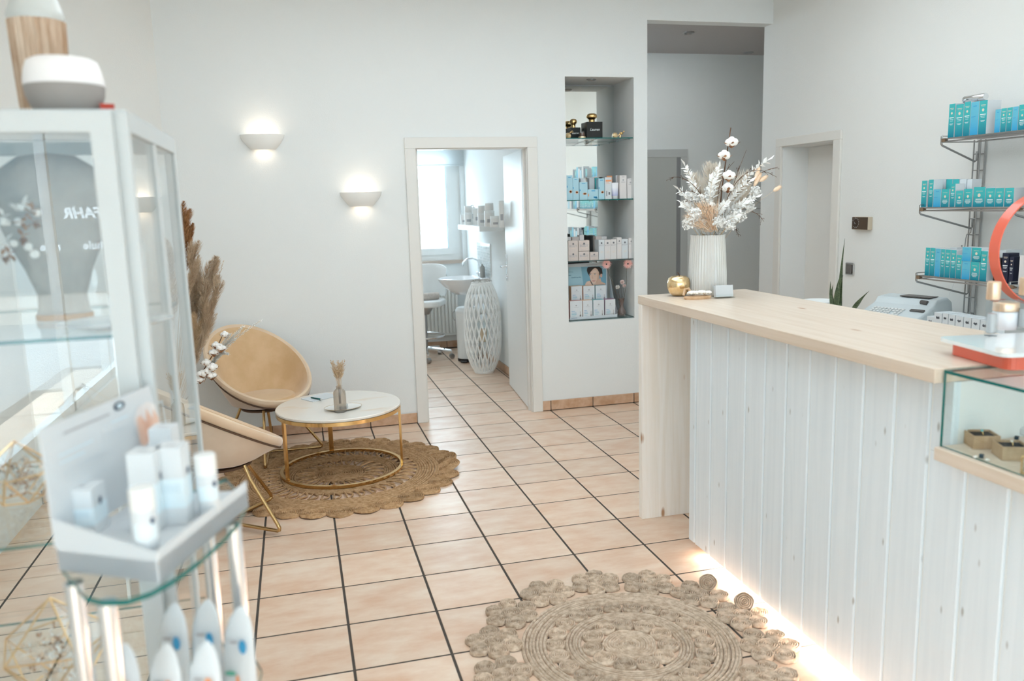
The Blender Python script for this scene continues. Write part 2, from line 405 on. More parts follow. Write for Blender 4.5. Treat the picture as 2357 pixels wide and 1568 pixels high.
# casings and doors
def casing(mb, a0, a1, z1, w=.065, p=.016):
    """frame in local XZ: opening a0..a1 wide, z1 high; face towards -Y"""
    mb.cbox(a0-w, a0+.012, -p, .0, 0, z1-.012, .003); mb.cbox(a1-.012, a1+w, -p, .0, 0, z1-.012, .003); mb.cbox(a0-w, a1+w, -p, .0, z1-.0125, z1+w, .003)
b = MB(); casing(b, 1.10, 1.94, 2.0); d1 = struct('door_1', b, trim_m); d1.location = (0, 1.88, 0)
j = MB(); j.box(1.10, 1.118, 0, .12, 0, 2.0); j.box(1.922, 1.94, 0, .12, 0, 2.0); j.box(1.10, 1.94, 0, .12, 1.982, 2.0); j.box(1.118, 1.130, .05, .07, 0, 1.982); j.box(1.91, 1.922, .05, .07, 0, 1.982)
j.build('jamb', trim_m, d1)
ang = math.atan2(2.90-2.02, 2.03-1.955)
leaf = MB(); leaf.cbox(0, .845, -.02, .02, .006, 1.985, .003)
lf = leaf.build('door_leaf', white_m, d1, (1.945, .14, 0), ang)
for zz, nm in ((1.05, 0),):
    h = MB(); h.box(.755, .795, .021, .028, .93, 1.16); h.tube([(.775, .028, 1.06), (.775, .07, 1.06), (.765, .078, 1.06), (.665, .078, 1.06)], .009, 8)
    h.lathe([(.012, 0), (.012, .004)], 12, M=Matrix.Translation((.775, .028, .98)) @ Matrix.Rotation(-PI/2, 4, 'X'))
    h.build('door_handle', chrome_m, lf)
g = MB(); casing(g, 3.0, 3.955, 2.0, .065)
d3 = struct('door_3', g, mat('corridor_frame', (.55, .55, .53), .4)); d3.location = (0, 3.48, 0)
g = MB(); g.box(3.0, 3.955, -.012, -.002, 0, 2.0); g.box(3.90, 3.955, -.014, -.004, 0, 2.0, 1)
g.build('door_leaf', [mat('corridor_door', (.50, .50, .47), .45), mat('corridor_jamb', (.27, .27, .27), .5)], d3)
# right wall door: frame with deep reveal
g = MB()
M_ = Matrix.Translation((RWX, 0, 0)) @ Matrix.Rotation(-PI/2, 4, 'Z')
for x0, x1, z0, z1 in ((-1.778, -1.70, 0, 1.96), (-1.066, -.985, 0, 1.96), (-1.778, -.985, 1.9595, 2.025)):
    g.cbox(x0, x1, -.018, 0, z0, z1, .003, M=M_)
d2 = struct('door_2', g, mat('cream_lacquer', (.78, .75, .70), .4))
g = MB(); g.box(RWX, 4.168, 1.694, 1.71, 0, 1.97); g.box(RWX, 4.168, 1.056, 1.072, 0, 1.97); g.box(RWX, 4.168, 1.056, 1.71, 1.954, 1.97); g.build('jamb', white_m, d2)
g = MB(); g.cbox(4.15, 4.17, 1.07, 1.696, .005, 1.955, .003); g.build('door_leaf', trim_m, d2)
# skirting tiles
def skirting(name, p0, p1, first=0.0, tl=.345, mt=base_tile_m):
    p0, p1 = Vector(p0), Vector(p1); L = (p1-p0).length; a = math.atan2(p1.y-p0.y, p1.x-p0.x)
    bed = MB(); bed.box(0, L, -.004, 0, 0, .078)
    o = struct(name, bed, grout_m); o.location = (p0.x, p0.y, 0); o.rotation_euler = (0, 0, a)
    x = -first
    while x < L:
        x0, x1 = max(0, x+.003), min(L, x+tl-.003)
        if x1-x0 > .02:
            t = MB(); t.cbox(x0, x1, -.012, -.003, .006, .08, .002); t.build('tile', mt, o)
        x += tl
    return o
skirting('baseboard_back', (-.54, 1.88), (1.035, 1.88), .345-((3*.345+.54) % .345) + 0.0)
skirting('baseboard_pier', (2.005, 1.88), (2.88, 1.88), 2.005-.345*5)
skirting('baseboard_left', (-1.22, .9), (-.54, 1.88))
skirting('baseboard_treatment', (.2, 5.0), (2.1, 5.0), .1)
skirting('baseboard_treatment_right', (2.1, 5.0), (2.1, 2.42), .1)
# exterior: street, facade with lettering, seen only as reflections in the glass
b = MB(); b.box(-30, 30, -40, -9.55, -.15, -.05); b.box(-30, -1.5, -9.55, 12, -.15, -.05); struct('street_ground', b, mat('asphalt', (.30, .30, .30), .9))
b = MB(); b.box(-14, 12, -16, -15.2, -.1, 6.5); fac = struct('exterior_facade', b, mat('facade_render', (.52, .47, .42), .9))
b = MB()
for x0 in (-11, -5.6, 1.2, 6.2): b.box(x0, x0+4.2, -15.24, -15.18, .4, 2.7)
b.build('shop_pane', mat('street_window', (.09, .14, .16), .2), fac)
b = MB()
for x0 in (-11, -7.5, -4, -.5, 3, 6.5): b.box(x0, x0+1.5, -15.24, -15.18, 3.8, 5.4)
b.build('upper_windows', mat('street_window_upper', (.34, .40, .44), .2), fac)
b = MB(); b.box(-8, 9, 7.5, 8, -1, 2.4); struct('exterior_house_behind', b, mat('rear_render', (.7, .7, .68), .9))

_txt = {}
def text_mesh(s, size=1.0, ext=0.0, align='CENTER', bold=0.0, shear=0.0, res=3):
    key = (s, size, ext, align, bold, shear)
    if key in _txt: return _txt[key]
    cu = bpy.data.curves.new('lettering', 'FONT'); cu.body = s; cu.size = size; cu.extrude = ext; cu.align_x = align; cu.align_y = 'CENTER'; cu.offset = bold; cu.shear = shear; cu.resolution_u = res
    o = bpy.data.objects.new('lettering', cu); C.objects.link(o)
    me = bpy.data.meshes.new_from_object(o.evaluated_get(bpy.context.evaluated_depsgraph_get()))
    bpy.data.objects.remove(o); _txt[key] = me; me.name = 'lettering'; return me
def text(s, size, M, mt, parent=None, name='lettering', **kw):
    """flat print; local X right, local Y up, normal +Z mapped by M"""
    me = text_mesh(s, size, **kw).copy(); me.materials.clear(); me.materials.append(mt)
    me.transform(M)
    return link(name, me, parent)
def face_M(loc, yaw=0, tilt=0):
    """plane whose normal points to local -Y rotated by yaw; text reads upright"""
    return Matrix.Translation(loc) @ Matrix.Rotation(yaw, 4, 'Z') @ Matrix.Rotation(PI/2 + tilt, 4, 'X')
sign_m = mat('sign_white', (.93, .94, .94), .5)
def refl(px, py, yp=-2.541, Y=-15.16):
    d = ray(px, py); t = (yp-CAM.y)/d.y; h = CAM+d*t; t2 = (Y-yp)/(-d.y); return (h.x+d.x*t2, Y, h.z+d.z*t2)
text('FAHR', .22, face_M(refl(236, 490), PI), sign_m, fac, bold=.010, shear=.15, align='LEFT')
text('fahrschule', .17, face_M(refl(191, 566), PI), sign_m, fac, bold=.007, align='RIGHT'); text('n.de', .17, face_M(refl(140, 568), PI), sign_m, fac, bold=.007, align='LEFT')
# ================================================================== COUNTER
HZ = 1.13
counter = empty('reception_counter', (1.84, -.34, 0), label='long pine topped reception counter clad in whitewashed vertical boards', cat='counter')
def cpart(name, mb, mats, **kw):
    o = mb.build(name, mats, counter); o.location = (-1.84, .34, 0)
    tag(o, **kw); return o
b = MB(); b.box(1.838, 2.42, -2.26, -.335, HZ-.04, HZ)
ct = cpart('countertop', b, pine_m); bevel(ct, .0025, 2)
b = MB(); b.box(1.84, 2.38, -.378, -.338, .0, HZ-.0405); bevel(cpart('end_panel', b, pine_z_m, label='pine end panel with knots'), .002)
# carcass behind the boards
b = MB(); b.box(1.922, 2.30, -2.262, -.762, .045, HZ-.041); b.box(1.922, 2.36, -3.42, -2.262, .045, .88); b.box(1.96, 2.34, -3.38, -.80, 0, .045)
cpart('carcass', b, white_m)
# cladding, one object for each board
ys = [-.758, -.82]
while ys[-1] > -3.42: ys.append(ys[-1]-.1365)
for k in range(len(ys)-1):
    y1, y0 = ys[k], max(ys[k+1], -3.42); top = HZ-.0408 if y0 > -2.27 else (.8835 if y1 < -2.24 else HZ-.0408)
    b = MB()
    def bd(z0, z1, ya, yb):
        b.prism([(1.903, ya+.004), (1.9075, ya), (1.922, ya), (1.922, yb), (1.9075, yb), (1.903, yb-.004)][::-1], z0, z1)
    yy0 = y0+.0085
    if y1 > -2.262 > y0: bd(.045, .8835, yy0, y1); bd(.8845, HZ-.0408, max(yy0, -2.262), y1)
    else: bd(.045, top, yy0, y1)
    cpart('board', b, board_m)
    b = MB(); b.box(1.9095, 1.9215, y0-.001, yy0+.001, .038, .8835 if y0 < -2.2635 else top); cpart('groove_strip', b, groove_m)
# recessed plinth with the LED strip above it
b = MB(); b.box(1.955, 1.965, -3.38, -.86, 0, .044); cpart('plinth', b, white_m)
led_m = mat('led_strip', (1, .9, .8), .5, emit=(1, .89, .80), estr=4)
b = MB(); b.box(1.915, 1.951, -3.38, -.87, .041, .044); cpart('led_strip', b, led_m, label='glowing warm LED strip under the boards')
# lower display section
b = MB(); b.box(1.846, 2.40, -3.45, -2.2635, .884, .92)
bevel(cpart('display_shelf', b, pine_m), .003)
case = empty('glass_display_case', (1.87, -2.28, .92), label='rectangular glass display case with green edges on the low end of the counter', cat='display case')
def gpane(x0, x1, y0, y1, z0, z1, axis):
    """a pane whose thin rim is the green edge"""
    mi = {'x': [1,1,1,0,1,0], 'y': [1,1,0,1,0,1], 'z': [0,0,1,1,1,1]}[axis]
    p = MB(); p.box(x0, x1, y0, y1, z0, z1, mi); return p
for nm, a in (('front_pane', (1.862, 1.870, -3.40, -2.2655, .9205, 1.118, 'x')), ('top_pane', (1.862, 2.40, -3.40, -2.2655, 1.1185, 1.126, 'z')), ('rear_pane', (2.385, 2.393, -3.40, -2.2655, .9205, 1.118, 'x')), ('side_pane', (1.8705, 2.3845, -3.40, -3.392, .9205, 1.118, 'y'))):
    p = gpane(*a); o = p.build(nm, [glass_case_m, edge_m], case); o.location = (-1.87, 2.28, -.92)

# ---- things on the counter top
def rotbox(L, F, depth, z0, z1): ...
# white cosmetics tester tray on orange base
L_, F_ = onz(2170, 772, HZ+.052), onz(2303, 806, HZ+.052)
ux = (F_-L_).normalized(); uy = Vector((-ux.y, ux.x, 0))
if uy.x < 0: uy = -uy
def rr(w_, d_, r, n=6):
    pts = []
    for (cx, cy, a0) in ((w_-r, r, -PI/2), (w_-r, d_-r, 0), (r, d_-r, PI/2), (r, r, PI)):
        for i in range(n): a = a0 + PI/2*i/(n-1); pts.append((cx+r*math.cos(a), cy+r*math.sin(a)))
    return pts
TM = Matrix(((ux.x, uy.x, 0, L_.x), (ux.y, uy.y, 0, L_.y), (0, 0, 1, 0), (0, 0, 0, 1)))
def tw(x, y, z): return TM @ Vector((x, y, z))
orange_m = mat('orange_plastic', (.78, .13, .07), .28, coat=.4)
plate_m = mat('glossy_white', (.80, .84, .85), .12, coat=.5)
W_ = (F_-L_).length + .03
tray = empty('tester_display_tray', tuple(tw(0, 0, HZ)), label='white cosmetics tester tray on an orange base at the near end of the counter', cat='display stand')
def tpart(nm, mb, mt, **kw):
    o = mb.build(nm, mt, tray, **kw); o.location = -tray.location; return o
b = MB(); b.prism([(x-.012, y-.012) for x, y in rr(W_+.012, .50, .03)], HZ+.037, HZ+.047, M=TM); tpart('plate', b, plate_m)
b = MB(); b.prism([(x+.012, y+.012) for x, y in rr(W_-.024, .44, .025)], HZ+.001, HZ+.037, M=TM); tpart('base', b, orange_m, label='orange base')
# orange ring standing on the tray
RX = onz(2300, 712, HZ+.047)
Rr = .20; rc = Vector((RX.x+.16, RX.y-.03, HZ+.047+Rr+.004))
rd = Vector((.985, -.17, 0)).normalized(); rn = Vector((rd.y, -rd.x, 0))
b = MB(); n = 56; vs = []
for i in range(n):
    a = 2*PI*i/n; e = rd*math.cos(a)+Vector((0, 0, 1))*math.sin(a)
    for (rr_, t_) in ((Rr, -.025), (Rr, .025), (Rr-.004, .025), (Rr-.004, -.025)): vs.append(rc+e*rr_+rn*t_)
b.add(vs, [(i*4+k, i*4+(k+1) % 4, ((i+1) % n)*4+(k+1) % 4, ((i+1) % n)*4+k) for i in range(n) for k in range(4)], 0, True)
tpart('ring', b, orange_m, label='large upright orange ring')
# photo board in the ring
bo = Vector((RX.x+.075, RX.y-.085, HZ+.047))
rb = Vector((.80, -.60, 0)); rn = Vector((-.60, -.80, 0))
def bw(u, v): return bo + rb*u + Vector((0, 0, 1))*v + rn*(-.12*v)
b = MB()
q = [bw(0, 0), bw(.24, 0), bw(.24, .285), bw(0, .285)]
b.add([p-rn*.004 for p in q]+[p+rn*.004 for p in q], [(3,2,1,0),(4,5,6,7),(0,1,5,4),(1,2,6,5),(2,3,7,6),(3,0,4,7)])
tpart('board', b, paper_m)
def bprint(nm, pts, col, e=.0052):
    b = MB(); s_ = -1 if rn.y > 0 else 1
    b.poly([bw(u, v)+rn*(s_*e) for u, v in pts]); return tpart(nm, b, mat('ink', col, .5))
bprint('print', [(.012, .01), (.228, .01), (.228, .275), (.012, .275)], (.70, .72, .74), .0046)
bprint('print', [(.012, .01), (.228, .01), (.228, .10), (.10, .15), (.012, .17)], (.66, .45, .31), .005)
bprint('print', [(.012, .15), (.13, .115), (.13, .125), (.012, .165)], (.75, .28, .02), .0054)
bprint('print', [(.06, .01), (.12, .01), (.12, .09), (.05, .06)], (.26, .14, .07), .0056)
gold_cap_m = mat('satin_rose_gold', (.83, .62, .45), .35, .9)
serum_m = glass('serum_glass', (.93, .95, .96))
frost_m = mat('frosted_jar', (.84, .87, .92), .3, coat=.3)
tz = HZ+.047
def bottle(px, py, label, s=1.0):
    p = onz(px, py, tz); o = empty('serum_bottle', tuple(p), label=label, cat='bottle')
    b = MB(); b.lathe([(.0, 0), (.0165, 0), (.017, .004), (.017, .098), (.0155, .102), (.012, .104)], 24); b.build('bottle_body', serum_m, o)
    b = MB(); b.lathe([(.011, .008), (.013, .010), (.013, .06), (.0115, .064)], 16); b.build('liquid', mat('serum', (.80, .82, .84), .1, trans=.6), o)
    b = MB(); b.lathe([(.0175, .1045), (.018, .106), (.018, .152), (.0165, .155)], 24); b.build('cap', gold_cap_m, o)
    return o
bottle(2280, 773, 'slim clear serum bottle with rose gold cap at the front of the tray')
bottle(2354, 760, 'slim clear serum bottle standing behind the cream jar beside the photo board')
p = onz(2312, 757, tz); o = empty('cream_jar', tuple(p), label='round white cream jar with rose gold lid on the tester tray', cat='jar')
b = MB(); b.lathe([(.031, 0), (.032, .004), (.034, .008), (.034, .050), (.031, .054)], 32); b.build('jar_body', frost_m, o)
b = MB(); b.lathe([(.0345, .0545), (.035, .056), (.035, .078), (.033, .081)], 32); b.build('lid', gold_cap_m, o)
b = MB(); b.lathe([(.042, .082), (.043, .084), (.0, .086)], 32, cap0=True); b.build('lid_disc', glass_m, o)

# tall vase with ribs
VX, VY = 2.135, -.475
vase_m = mat('opal_glass', (.86, .85, .80), .18, coat=.4, trans=.25, var=(.92, .92, .90), vscale=26, stretch=(1, 1, .2))
vb = MB()
prof = [(.070, 0), (.080, .006), (.088, .03), (.088, .10), (.083, .20), (.078, .275), (.080, .286), (.0745, .286), (.0725, .27), (.078, .19), (.082, .10), (.078, .02), (0, .014)]
vb.lathe(prof, 160, rib=.018, ribn=40)
vase = vb.build('vase', vase_m, None, (VX, VY, HZ), label='tall white ribbed glass vase holding dried flowers on the counter', cat='vase')
# ================================================================== DRIED PLANTS
def dmat(name, a, b_, rough=.9): return mat(name, a, rough, spec=.15, var=b_, vscale=40, vdet=3)
twig_m = dmat('twig', (.10, .055, .035), (.20, .12, .08)); straw_m = dmat('straw', (.56, .40, .24), (.72, .56, .38)); white_leaf_m = dmat('bleached_leaf', (.90, .895, .87), (.97, .96, .94))
pampas_m = dmat('pampas_beige', (.50, .37, .25), (.66, .52, .38)); brown_plume_m = dmat('rust_plume', (.33, .15, .06), (.48, .26, .12)); cotton_m = dmat('cotton', (.90, .88, .84), (.97, .96, .94)); calyx_m = dmat('calyx', (.22, .09, .05), (.52, .28, .14)); peach_m = dmat('peach_bloom', (.86, .60, .40), (.93, .76, .60)); pale_plume_m = dmat('pale_plume', (.68, .60, .50), (.82, .76, .68))
green_m = mat('snake_leaf', (.035, .06, .03), .4, var=(.12, .16, .08), vscale=30, stretch=(1, 1, 5))

def stem(parent, pts, r, mt=None, name='stem', n=5):
    b = MB(); b.tube(pts, r, n, r2=r*.55); return b.build(name, mt or twig_m, parent)
def plume(parent, p0, p1, wid, n, mt, name='plume', curl=.35, hw=.0011, droop=0.0, seed=1):
    R_ = random.Random(seed); p0, p1 = Vector(p0), Vector(p1); ax = p1-p0; L = ax.length; t = ax.normalized(); u = t.orthogonal().normalized(); v = t.cross(u)
    b = MB(); vs = []; fs = []
    for k in range(n):
        s = R_.random()**.9; a = R_.random()*2*PI; prof = math.sin(PI*min(1, (s*.88+.10)))**.7
        o = p0 + ax*s; d = (u*math.cos(a)+v*math.sin(a)); ln = wid*prof*(.55+.6*R_.random())
        m1 = o + d*ln*.55 + t*ln*.5; m2 = o + d*ln*(1-.2*curl) + t*ln*(1.25+curl) - Vector((0, 0, droop*ln))
        w_ = Vector((R_.uniform(-1, 1), R_.uniform(-1, 1), R_.uniform(-1, 1))).normalized()*hw
        i = len(vs); vs += [o-w_, o+w_, m1-w_, m1+w_, m2]; fs += [(i, i+1, i+3, i+2), (i+2, i+3, i+4)]
    b.add(vs, fs); return b.build(name, mt, parent, kind='stuff')
def leaflet(b, p, d, up, L, W, mi=0):
    d = Vector(d).normalized(); s = d.cross(Vector(up)); s = s.normalized() if s.length > 1e-4 else d.orthogonal().normalized(); nrm = s.cross(d)
    a = p; t = p+d*L; m_ = p+d*L*.5
    b.add([a, m_+s*W*.5+nrm*W*.18, t, m_-s*W*.5+nrm*W*.18, m_], [(0, 4, 1), (4, 2, 1), (0, 3, 4), (4, 3, 2)], mi)
def sprig(parent, pts, L, W, n, mt, seed=1, start=.25, name='leafy_sprig', stem_m=None, spread=1.0):
    R_ = random.Random(seed); b = MB(); b.tube(pts, .0016, 4, r2=.0008, mi=1)
    P = [Vector(p) for p in pts]
    for k in range(n):
        f = start + (1-start)*k/n; x = f*(len(P)-1); i = min(int(x), len(P)-2); p = P[i].lerp(P[i+1], x-i); t = (P[i+1]-P[i]).normalized()
        u = t.orthogonal().normalized(); a = k*2.4+R_.random(); d = Matrix.Rotation(a, 3, t) @ u
        leaflet(b, p, d*spread+t*.8, t, L*R_.uniform(.7, 1.15)*(1-.3*f), W)
    leaflet(b, P[-1], (P[-1]-P[-2]), (1, 0, 0), L, W)
    return b.build(name, [mt, stem_m or straw_m], parent)
def cotton(parent, p, r, seed=0):
    R_ = random.Random(seed)
    c = MB()
    for k in range(5):
        a = 2*PI*k/5+R_.random(); c.sphere(Vector(p)+Vector((math.cos(a)*r*.48, math.sin(a)*r*.48, R_.uniform(-.1, .15)*r)), r*.56, 9, 6)
    c.sphere(Vector(p)+Vector((0, 0, r*.35)), r*.55, 9, 6)
    o = c.build('cotton_boll', cotton_m, parent)
    h = MB()
    for k in range(5):
        a = 2*PI*k/5+.6; d = Vector((math.cos(a), math.sin(a), -.3))
        leaflet(h, Vector(p)-Vector((0, 0, r*.9)), d*.9+Vector((0, 0, .9)), (0, 0, 1), r*1.7, r*.8)
    h.build('calyx', calyx_m, o); return o
def twig(parent, pts, r=.002, seed=0, side=5, mt=None):
    R_ = random.Random(seed); b = MB(); b.tube(pts, r, 5, r2=r*.4); P = [Vector(p) for p in pts]
    for k in range(side):
        i = R_.randrange(len(P)//3, len(P)-1); d = (P[i+1]-P[i]).normalized(); q = (d + Vector((R_.uniform(-1, 1), R_.uniform(-1, 1), R_.uniform(-.6, 1)))*.8).normalized()
        L = R_.uniform(.012, .035); b.tube([P[i], P[i]+q*L*.6, P[i]+q*L+Vector((0, 0, .004))], r*.55, 4, r2=r*.3); b.sphere(P[i]+q*L, r*.9, 5, 4)
    return b.build('twig', mt or twig_m, parent)

# ---- bouquet in the counter vase (positions along the plane of the vase)
bq = empty('dried_bouquet', (VX, VY, HZ+.27), label='large dried bouquet of cotton, twigs and bleached leaves in the counter vase', cat='bouquet')
class _Loc:
    pass
def BP(px, py, dy=0.0):
    """a point above the counter near the vase, in the bouquet's own space"""
    return ony(px, py, VY+dy) - bq.location
B0 = Vector((0, 0, -.12))
def bcurve(px, py, dy=0, bend=.0, n=8):
    e = BP(px, py, dy); mid = Vector((e.x*.25, e.y*.25, e.z*.55+bend)); return bez(B0+Vector((rnd(-.03, .03), rnd(-.03, .03), 0)), mid, e, n)
# cotton stem
cst = [B0, BP(1655, 500), BP(1662, 430, -.02), BP(1672, 360, -.02), BP(1682, 294, -.02)]
stem(bq, cst, .0045, twig_m)
for k, (x, y, r) in enumerate(((1684, 328, .027), (1667, 358, .026), (1677, 405, .028), (1675, 432, .026), (1632, 473, .026))):
    cotton(bq, BP(x, y, -.045), r*1.12, k)
for k, (a, c, e) in enumerate((((1650, 520), (1600, 390), (1540, 410)), ((1660, 500), (1700, 350), (1788, 408)), ((1655, 500), (1720, 395), (1790, 385)), ((1660, 520), (1680, 440), (1718, 345)), ((1655, 510), (1610, 420), (1560, 445)), ((1650, 520), (1600, 440), (1572, 470)), ((1665, 520), (1730, 460), (1758, 510)), ((1665, 530), (1690, 500), (1700, 545)), ((1655, 500), (1640, 420), (1690, 372)))):
    dy = -.05+.02*(k % 4)
    twig(bq, bez(BP(*a, 0), BP(*c, dy), BP(*e, dy), 12), .0021, k, 7)
# bleached ruscus
for k, (x, y, dy, n) in enumerate(((1578, 385, 0, 34), (1572, 470, -.04, 40), (1565, 440, .02, 30), (1652, 390, -.09, 44), (1640, 410, -.11, 40), (1668, 470, -.12, 36), (1708, 470, -.10, 40), (1735, 455, -.05, 34), (1765, 370, -.02, 40), (1722, 420, -.07, 36), (1600, 500, -.10, 30), (1690, 500, -.12, 30), (1590, 420, .03, 30))):
    sprig(bq, bcurve(x, y, dy, .03, 9), .046, .021, n, white_leaf_m, k, .35)
# fine white filler
for k, (x, y, dy) in enumerate(((1590, 430, -.03), (1610, 450, -.06), (1700, 470, -.09), (1715, 440, -.06), (1735, 480, -.04), (1580, 500, -.05))):
    sprig(bq, bcurve(x, y, dy, 0, 7), .014, .013, 150, white_leaf_m, 40+k, .45, spread=2.6, name='filler_sprig')
# pampas plumes behind
for k, (x0, y0, x1, y1) in enumerate(((1640, 500, 1630, 375), (1660, 500, 1720, 395), (1625, 510, 1600, 400), (1690, 480, 1712, 430), (1650, 470, 1645, 380))):
    plume(bq, BP(x0, y0, .05), BP(x1, y1, .06), .05, 420, pale_plume_m, seed=k)
for k, (x0, y0, x1, y1) in enumerate(((1640, 535, 1585, 495), (1640, 535, 1640, 480), (1650, 535, 1610, 470))):
    plume(bq, BP(x0, y0, -.06), BP(x1, y1, -.08), .045, 190, peach_m, name='peach_bloom', seed=20+k, hw=.0009, curl=.8)
for k, (x, y, dy, r) in enumerate(((1598, 492, -.09, .030), (1700, 498, -.10, .034), (1655, 512, -.12, .026), (1722, 470, -.08, .028), (1584, 515, -.07, .026), (1680, 520, -.11, .026), (1618, 460, -.05, .026), (1738, 440, -.03, .022), (1592, 452, -.03, .026), (1635, 440, -.02, .024))):
    c_ = BP(x, y, dy); R5 = random.Random(500+k); b = MB(); b.tube(bez(B0, Vector((c_.x*.4, c_.y*.4, c_.z*.5)), c_, 6), .0012, 4, mi=1)
    for j in range(70):
        d = Vector((R5.uniform(-1, 1), R5.uniform(-1, 1), R5.uniform(-.8, 1))).normalized(); p_ = c_+d*r*R5.uniform(.4, 1)
        for q in range(3): leaflet(b, p_, Vector((R5.uniform(-1, 1), R5.uniform(-1, 1), R5.uniform(-1, 1)))+d*.6, d, .011, .009)
    b.build('bleached_flower_head', [white_leaf_m, straw_m], bq)
# bunny tails
for k, (x0, y0, x1, y1) in enumerate(((1735, 430, 1752, 398), (1748, 418, 1766, 405), (1780, 440, 1797, 430), (1738, 415, 1748, 385))):
    a, e = BP(x0, y0, -.02), BP(x1, y1, -.02)
    stem(bq, bez(B0, Vector((a.x*.5, a.y, a.z*.6)), a, 6), .0009, straw_m)
    d = (e-a); M_ = d.to_track_quat('Z', 'Y').to_matrix().to_4x4()
    b = MB(); b.sphere((a+e)/2, .010, 10, 8, sz=d.length/.02*1.0, M=M_); b.build('bunny_tail', peach_m, bq)
    plume(bq, a, e, .014, 160, peach_m, name='bunny_tail_fluff', seed=50+k, hw=.0006)

# ---- gold apple, driftwood, card holder
p = onz(1562, 681, HZ)
b = MB(); ap = [(0, .012), (.018, .004), (.030, .002), (.045, .014), (.054, .036), (.055, .055), (.049, .076), (.034, .086), (.018, .085), (.006, .076), (0, .074)]
b.lathe([(r*1.0, z) for r, z in ap], 32)
o = b.build('gold_apple', mat('gold_foil', (.86, .60, .30), .2, 1.0, var=(.95, .74, .46), vscale=30, bump=.05, bscale=40), None, (p.x, p.y, HZ), label='shiny gold apple ornament on the far end of the counter', cat='ornament')
o.scale = (1, 1, 1.1)
b = MB(); b.tube([(0, 0, .074), (.003, 0, .09), (-.006, 0, .102)], .0028, 6, r2=.0018); b.build('apple_stem', twig_m, o)
L0, R0 = onz(1572, 690, HZ), onz(1636, 687, HZ)
dr = (R0-L0); dw = empty('driftwood_dish', tuple((L0+R0)/2), math.atan2(dr.y, dr.x), label='small driftwood slice carrying white blossoms beside the gold apple', cat='ornament')
l = dr.length/2
b = MB(); b.lathe([(.0, .0), (l*.92, 0), (l, .008), (l*.97, .014), (l*.3, .016), (0, .016)], 20, sy=.42, rib=.06, ribn=3); b.build('wood_slice', mat('driftwood', (.60, .38, .22), .7, var=(.76, .56, .38), vscale=18), dw)
b = MB(); b.tube([(-l*.9, .01, .018), (-l*.8, .012, .045), (-l*.55, .012, .05), (-l*.4, .012, .03)], .010, 8, flat=.5); b.build('bark_curl', mat('bark', (.66, .42, .24), .6, var=(.8, .6, .42), vscale=20), dw)
R_ = random.Random(3)
for k in range(7):
    x = -l*.55+k*l*.22; s_ = R_.uniform(.011, .016)
    b = MB()
    for j in range(5): a = j*1.257+k; b.sphere((x+math.cos(a)*s_*.7, -.012+math.sin(a)*s_*.6, .024+s_*.5+.003*(j % 2)), s_*.62, 8, 6, sz=.8)
    b.sphere((x, -.012, .026+s_*.6), s_*.5, 8, 6); b.build('blossom', cotton_m, dw)
b = MB()
for k in range(12): a = k*.52; leaflet(b, Vector((l*.55, 0, .018)), Vector((math.cos(a), math.sin(a), .5)), (0, 0, 1), .026, .008)
b.build('dry_leaves', straw_m, dw)
p = onz(1666, 686, HZ)
ch = empty('card_holder', tuple(p), math.radians(-4), label='clear acrylic holder with a stack of white business cards before the vase', cat='card holder')
b = MB(); b.box(-.047, .047, -.022, .022, 0, .004); b.box(-.047, .047, -.022, -.019, .004, .018); b.box(-.047, .047, .018, .021, .004, .055); b.build('acrylic_tray', glass_m, ch)
b = MB()
M_ = Matrix.Translation((0, .012, .004)) @ Matrix.Rotation(math.radians(-8), 4, 'X')
b.box(-.0425, .0425, -.022, .002, 0, .053, M=M_); b.build('card_stack', paper_m, ch)
# ================================================================== LOUNGE CORNER
jute_m = mat('jute', (.36, .21, .10), .95, spec=.1, var=(.54, .35, .20), vscale=48, vdet=3, rand=.14, bump=.3, bscale=260)
jute2_m = mat('jute_pale', (.46, .345, .25), .95, spec=.1, var=(.70, .57, .45), vscale=48, vdet=3, rand=.12, bump=.3, bscale=260)
def braid_ring(r0, r1, nr, h=.010, n=120, seed=0, wob=.0015):
    """concentric cords, each with the twist of a braid"""
    b = MB(); R_ = random.Random(seed); w_ = (r1-r0)/nr
    for k in range(nr):
        rc = r0 + w_*(k+.5); tw_ = int(2*PI*rc/.020)
        vs = []; NN = max(60, int(n*rc/.35)); sec = 5; ph = R_.random()*6
        for i in range(NN):
            a = 2*PI*i/NN; br = 1+.10*math.sin(tw_*a+ph); rr_ = rc + wob*math.sin(3*a+ph)
            for j in range(sec):
                q = PI*j/(sec-1); vs.append(((rr_+w_*.54*math.cos(q)*br)*math.cos(a), (rr_+w_*.54*math.cos(q)*br)*math.sin(a), h*math.sin(q)*br))
        b.add(vs, [(i*sec+j, ((i+1) % NN)*sec+j, ((i+1) % NN)*sec+j+1, i*sec+j+1) for i in range(NN) for j in range(sec-1)], 0, True)
    return b
def coil_mesh(r, nr=5, n=22, h=.009, sx=1.0, seed=0):
    """a flat spiral of cord"""
    b = MB(); R_ = random.Random(seed); prof = [(r, 0)]; w_ = r/nr
    for k in range(nr, 0, -1): prof += [(w_*(k-.06), h*.40), (w_*(k-.28), h*.88), (w_*(k-.5), h), (w_*(k-.72), h*.88), (w_*(k-.94), h*.40)]
    prof.append((0, h*.9)); vs = []
    for (q, z) in prof:
        for i in range(n): a = 2*PI*i/n; e = q*(1+.03*math.sin(5*a+seed)); vs.append((e*math.cos(a)*sx, e*math.sin(a), z + .0012*math.sin(9*a+q*400)))
    b.add(vs, [(k*n+i, k*n+(i+1) % n, (k+1)*n+(i+1) % n, (k+1)*n+i) for k in range(len(prof)-1) for i in range(n)], 0, True)
    return b
def rug(name, x, y, label):
    return empty(name, (x, y, .001), label=label, cat='rug')
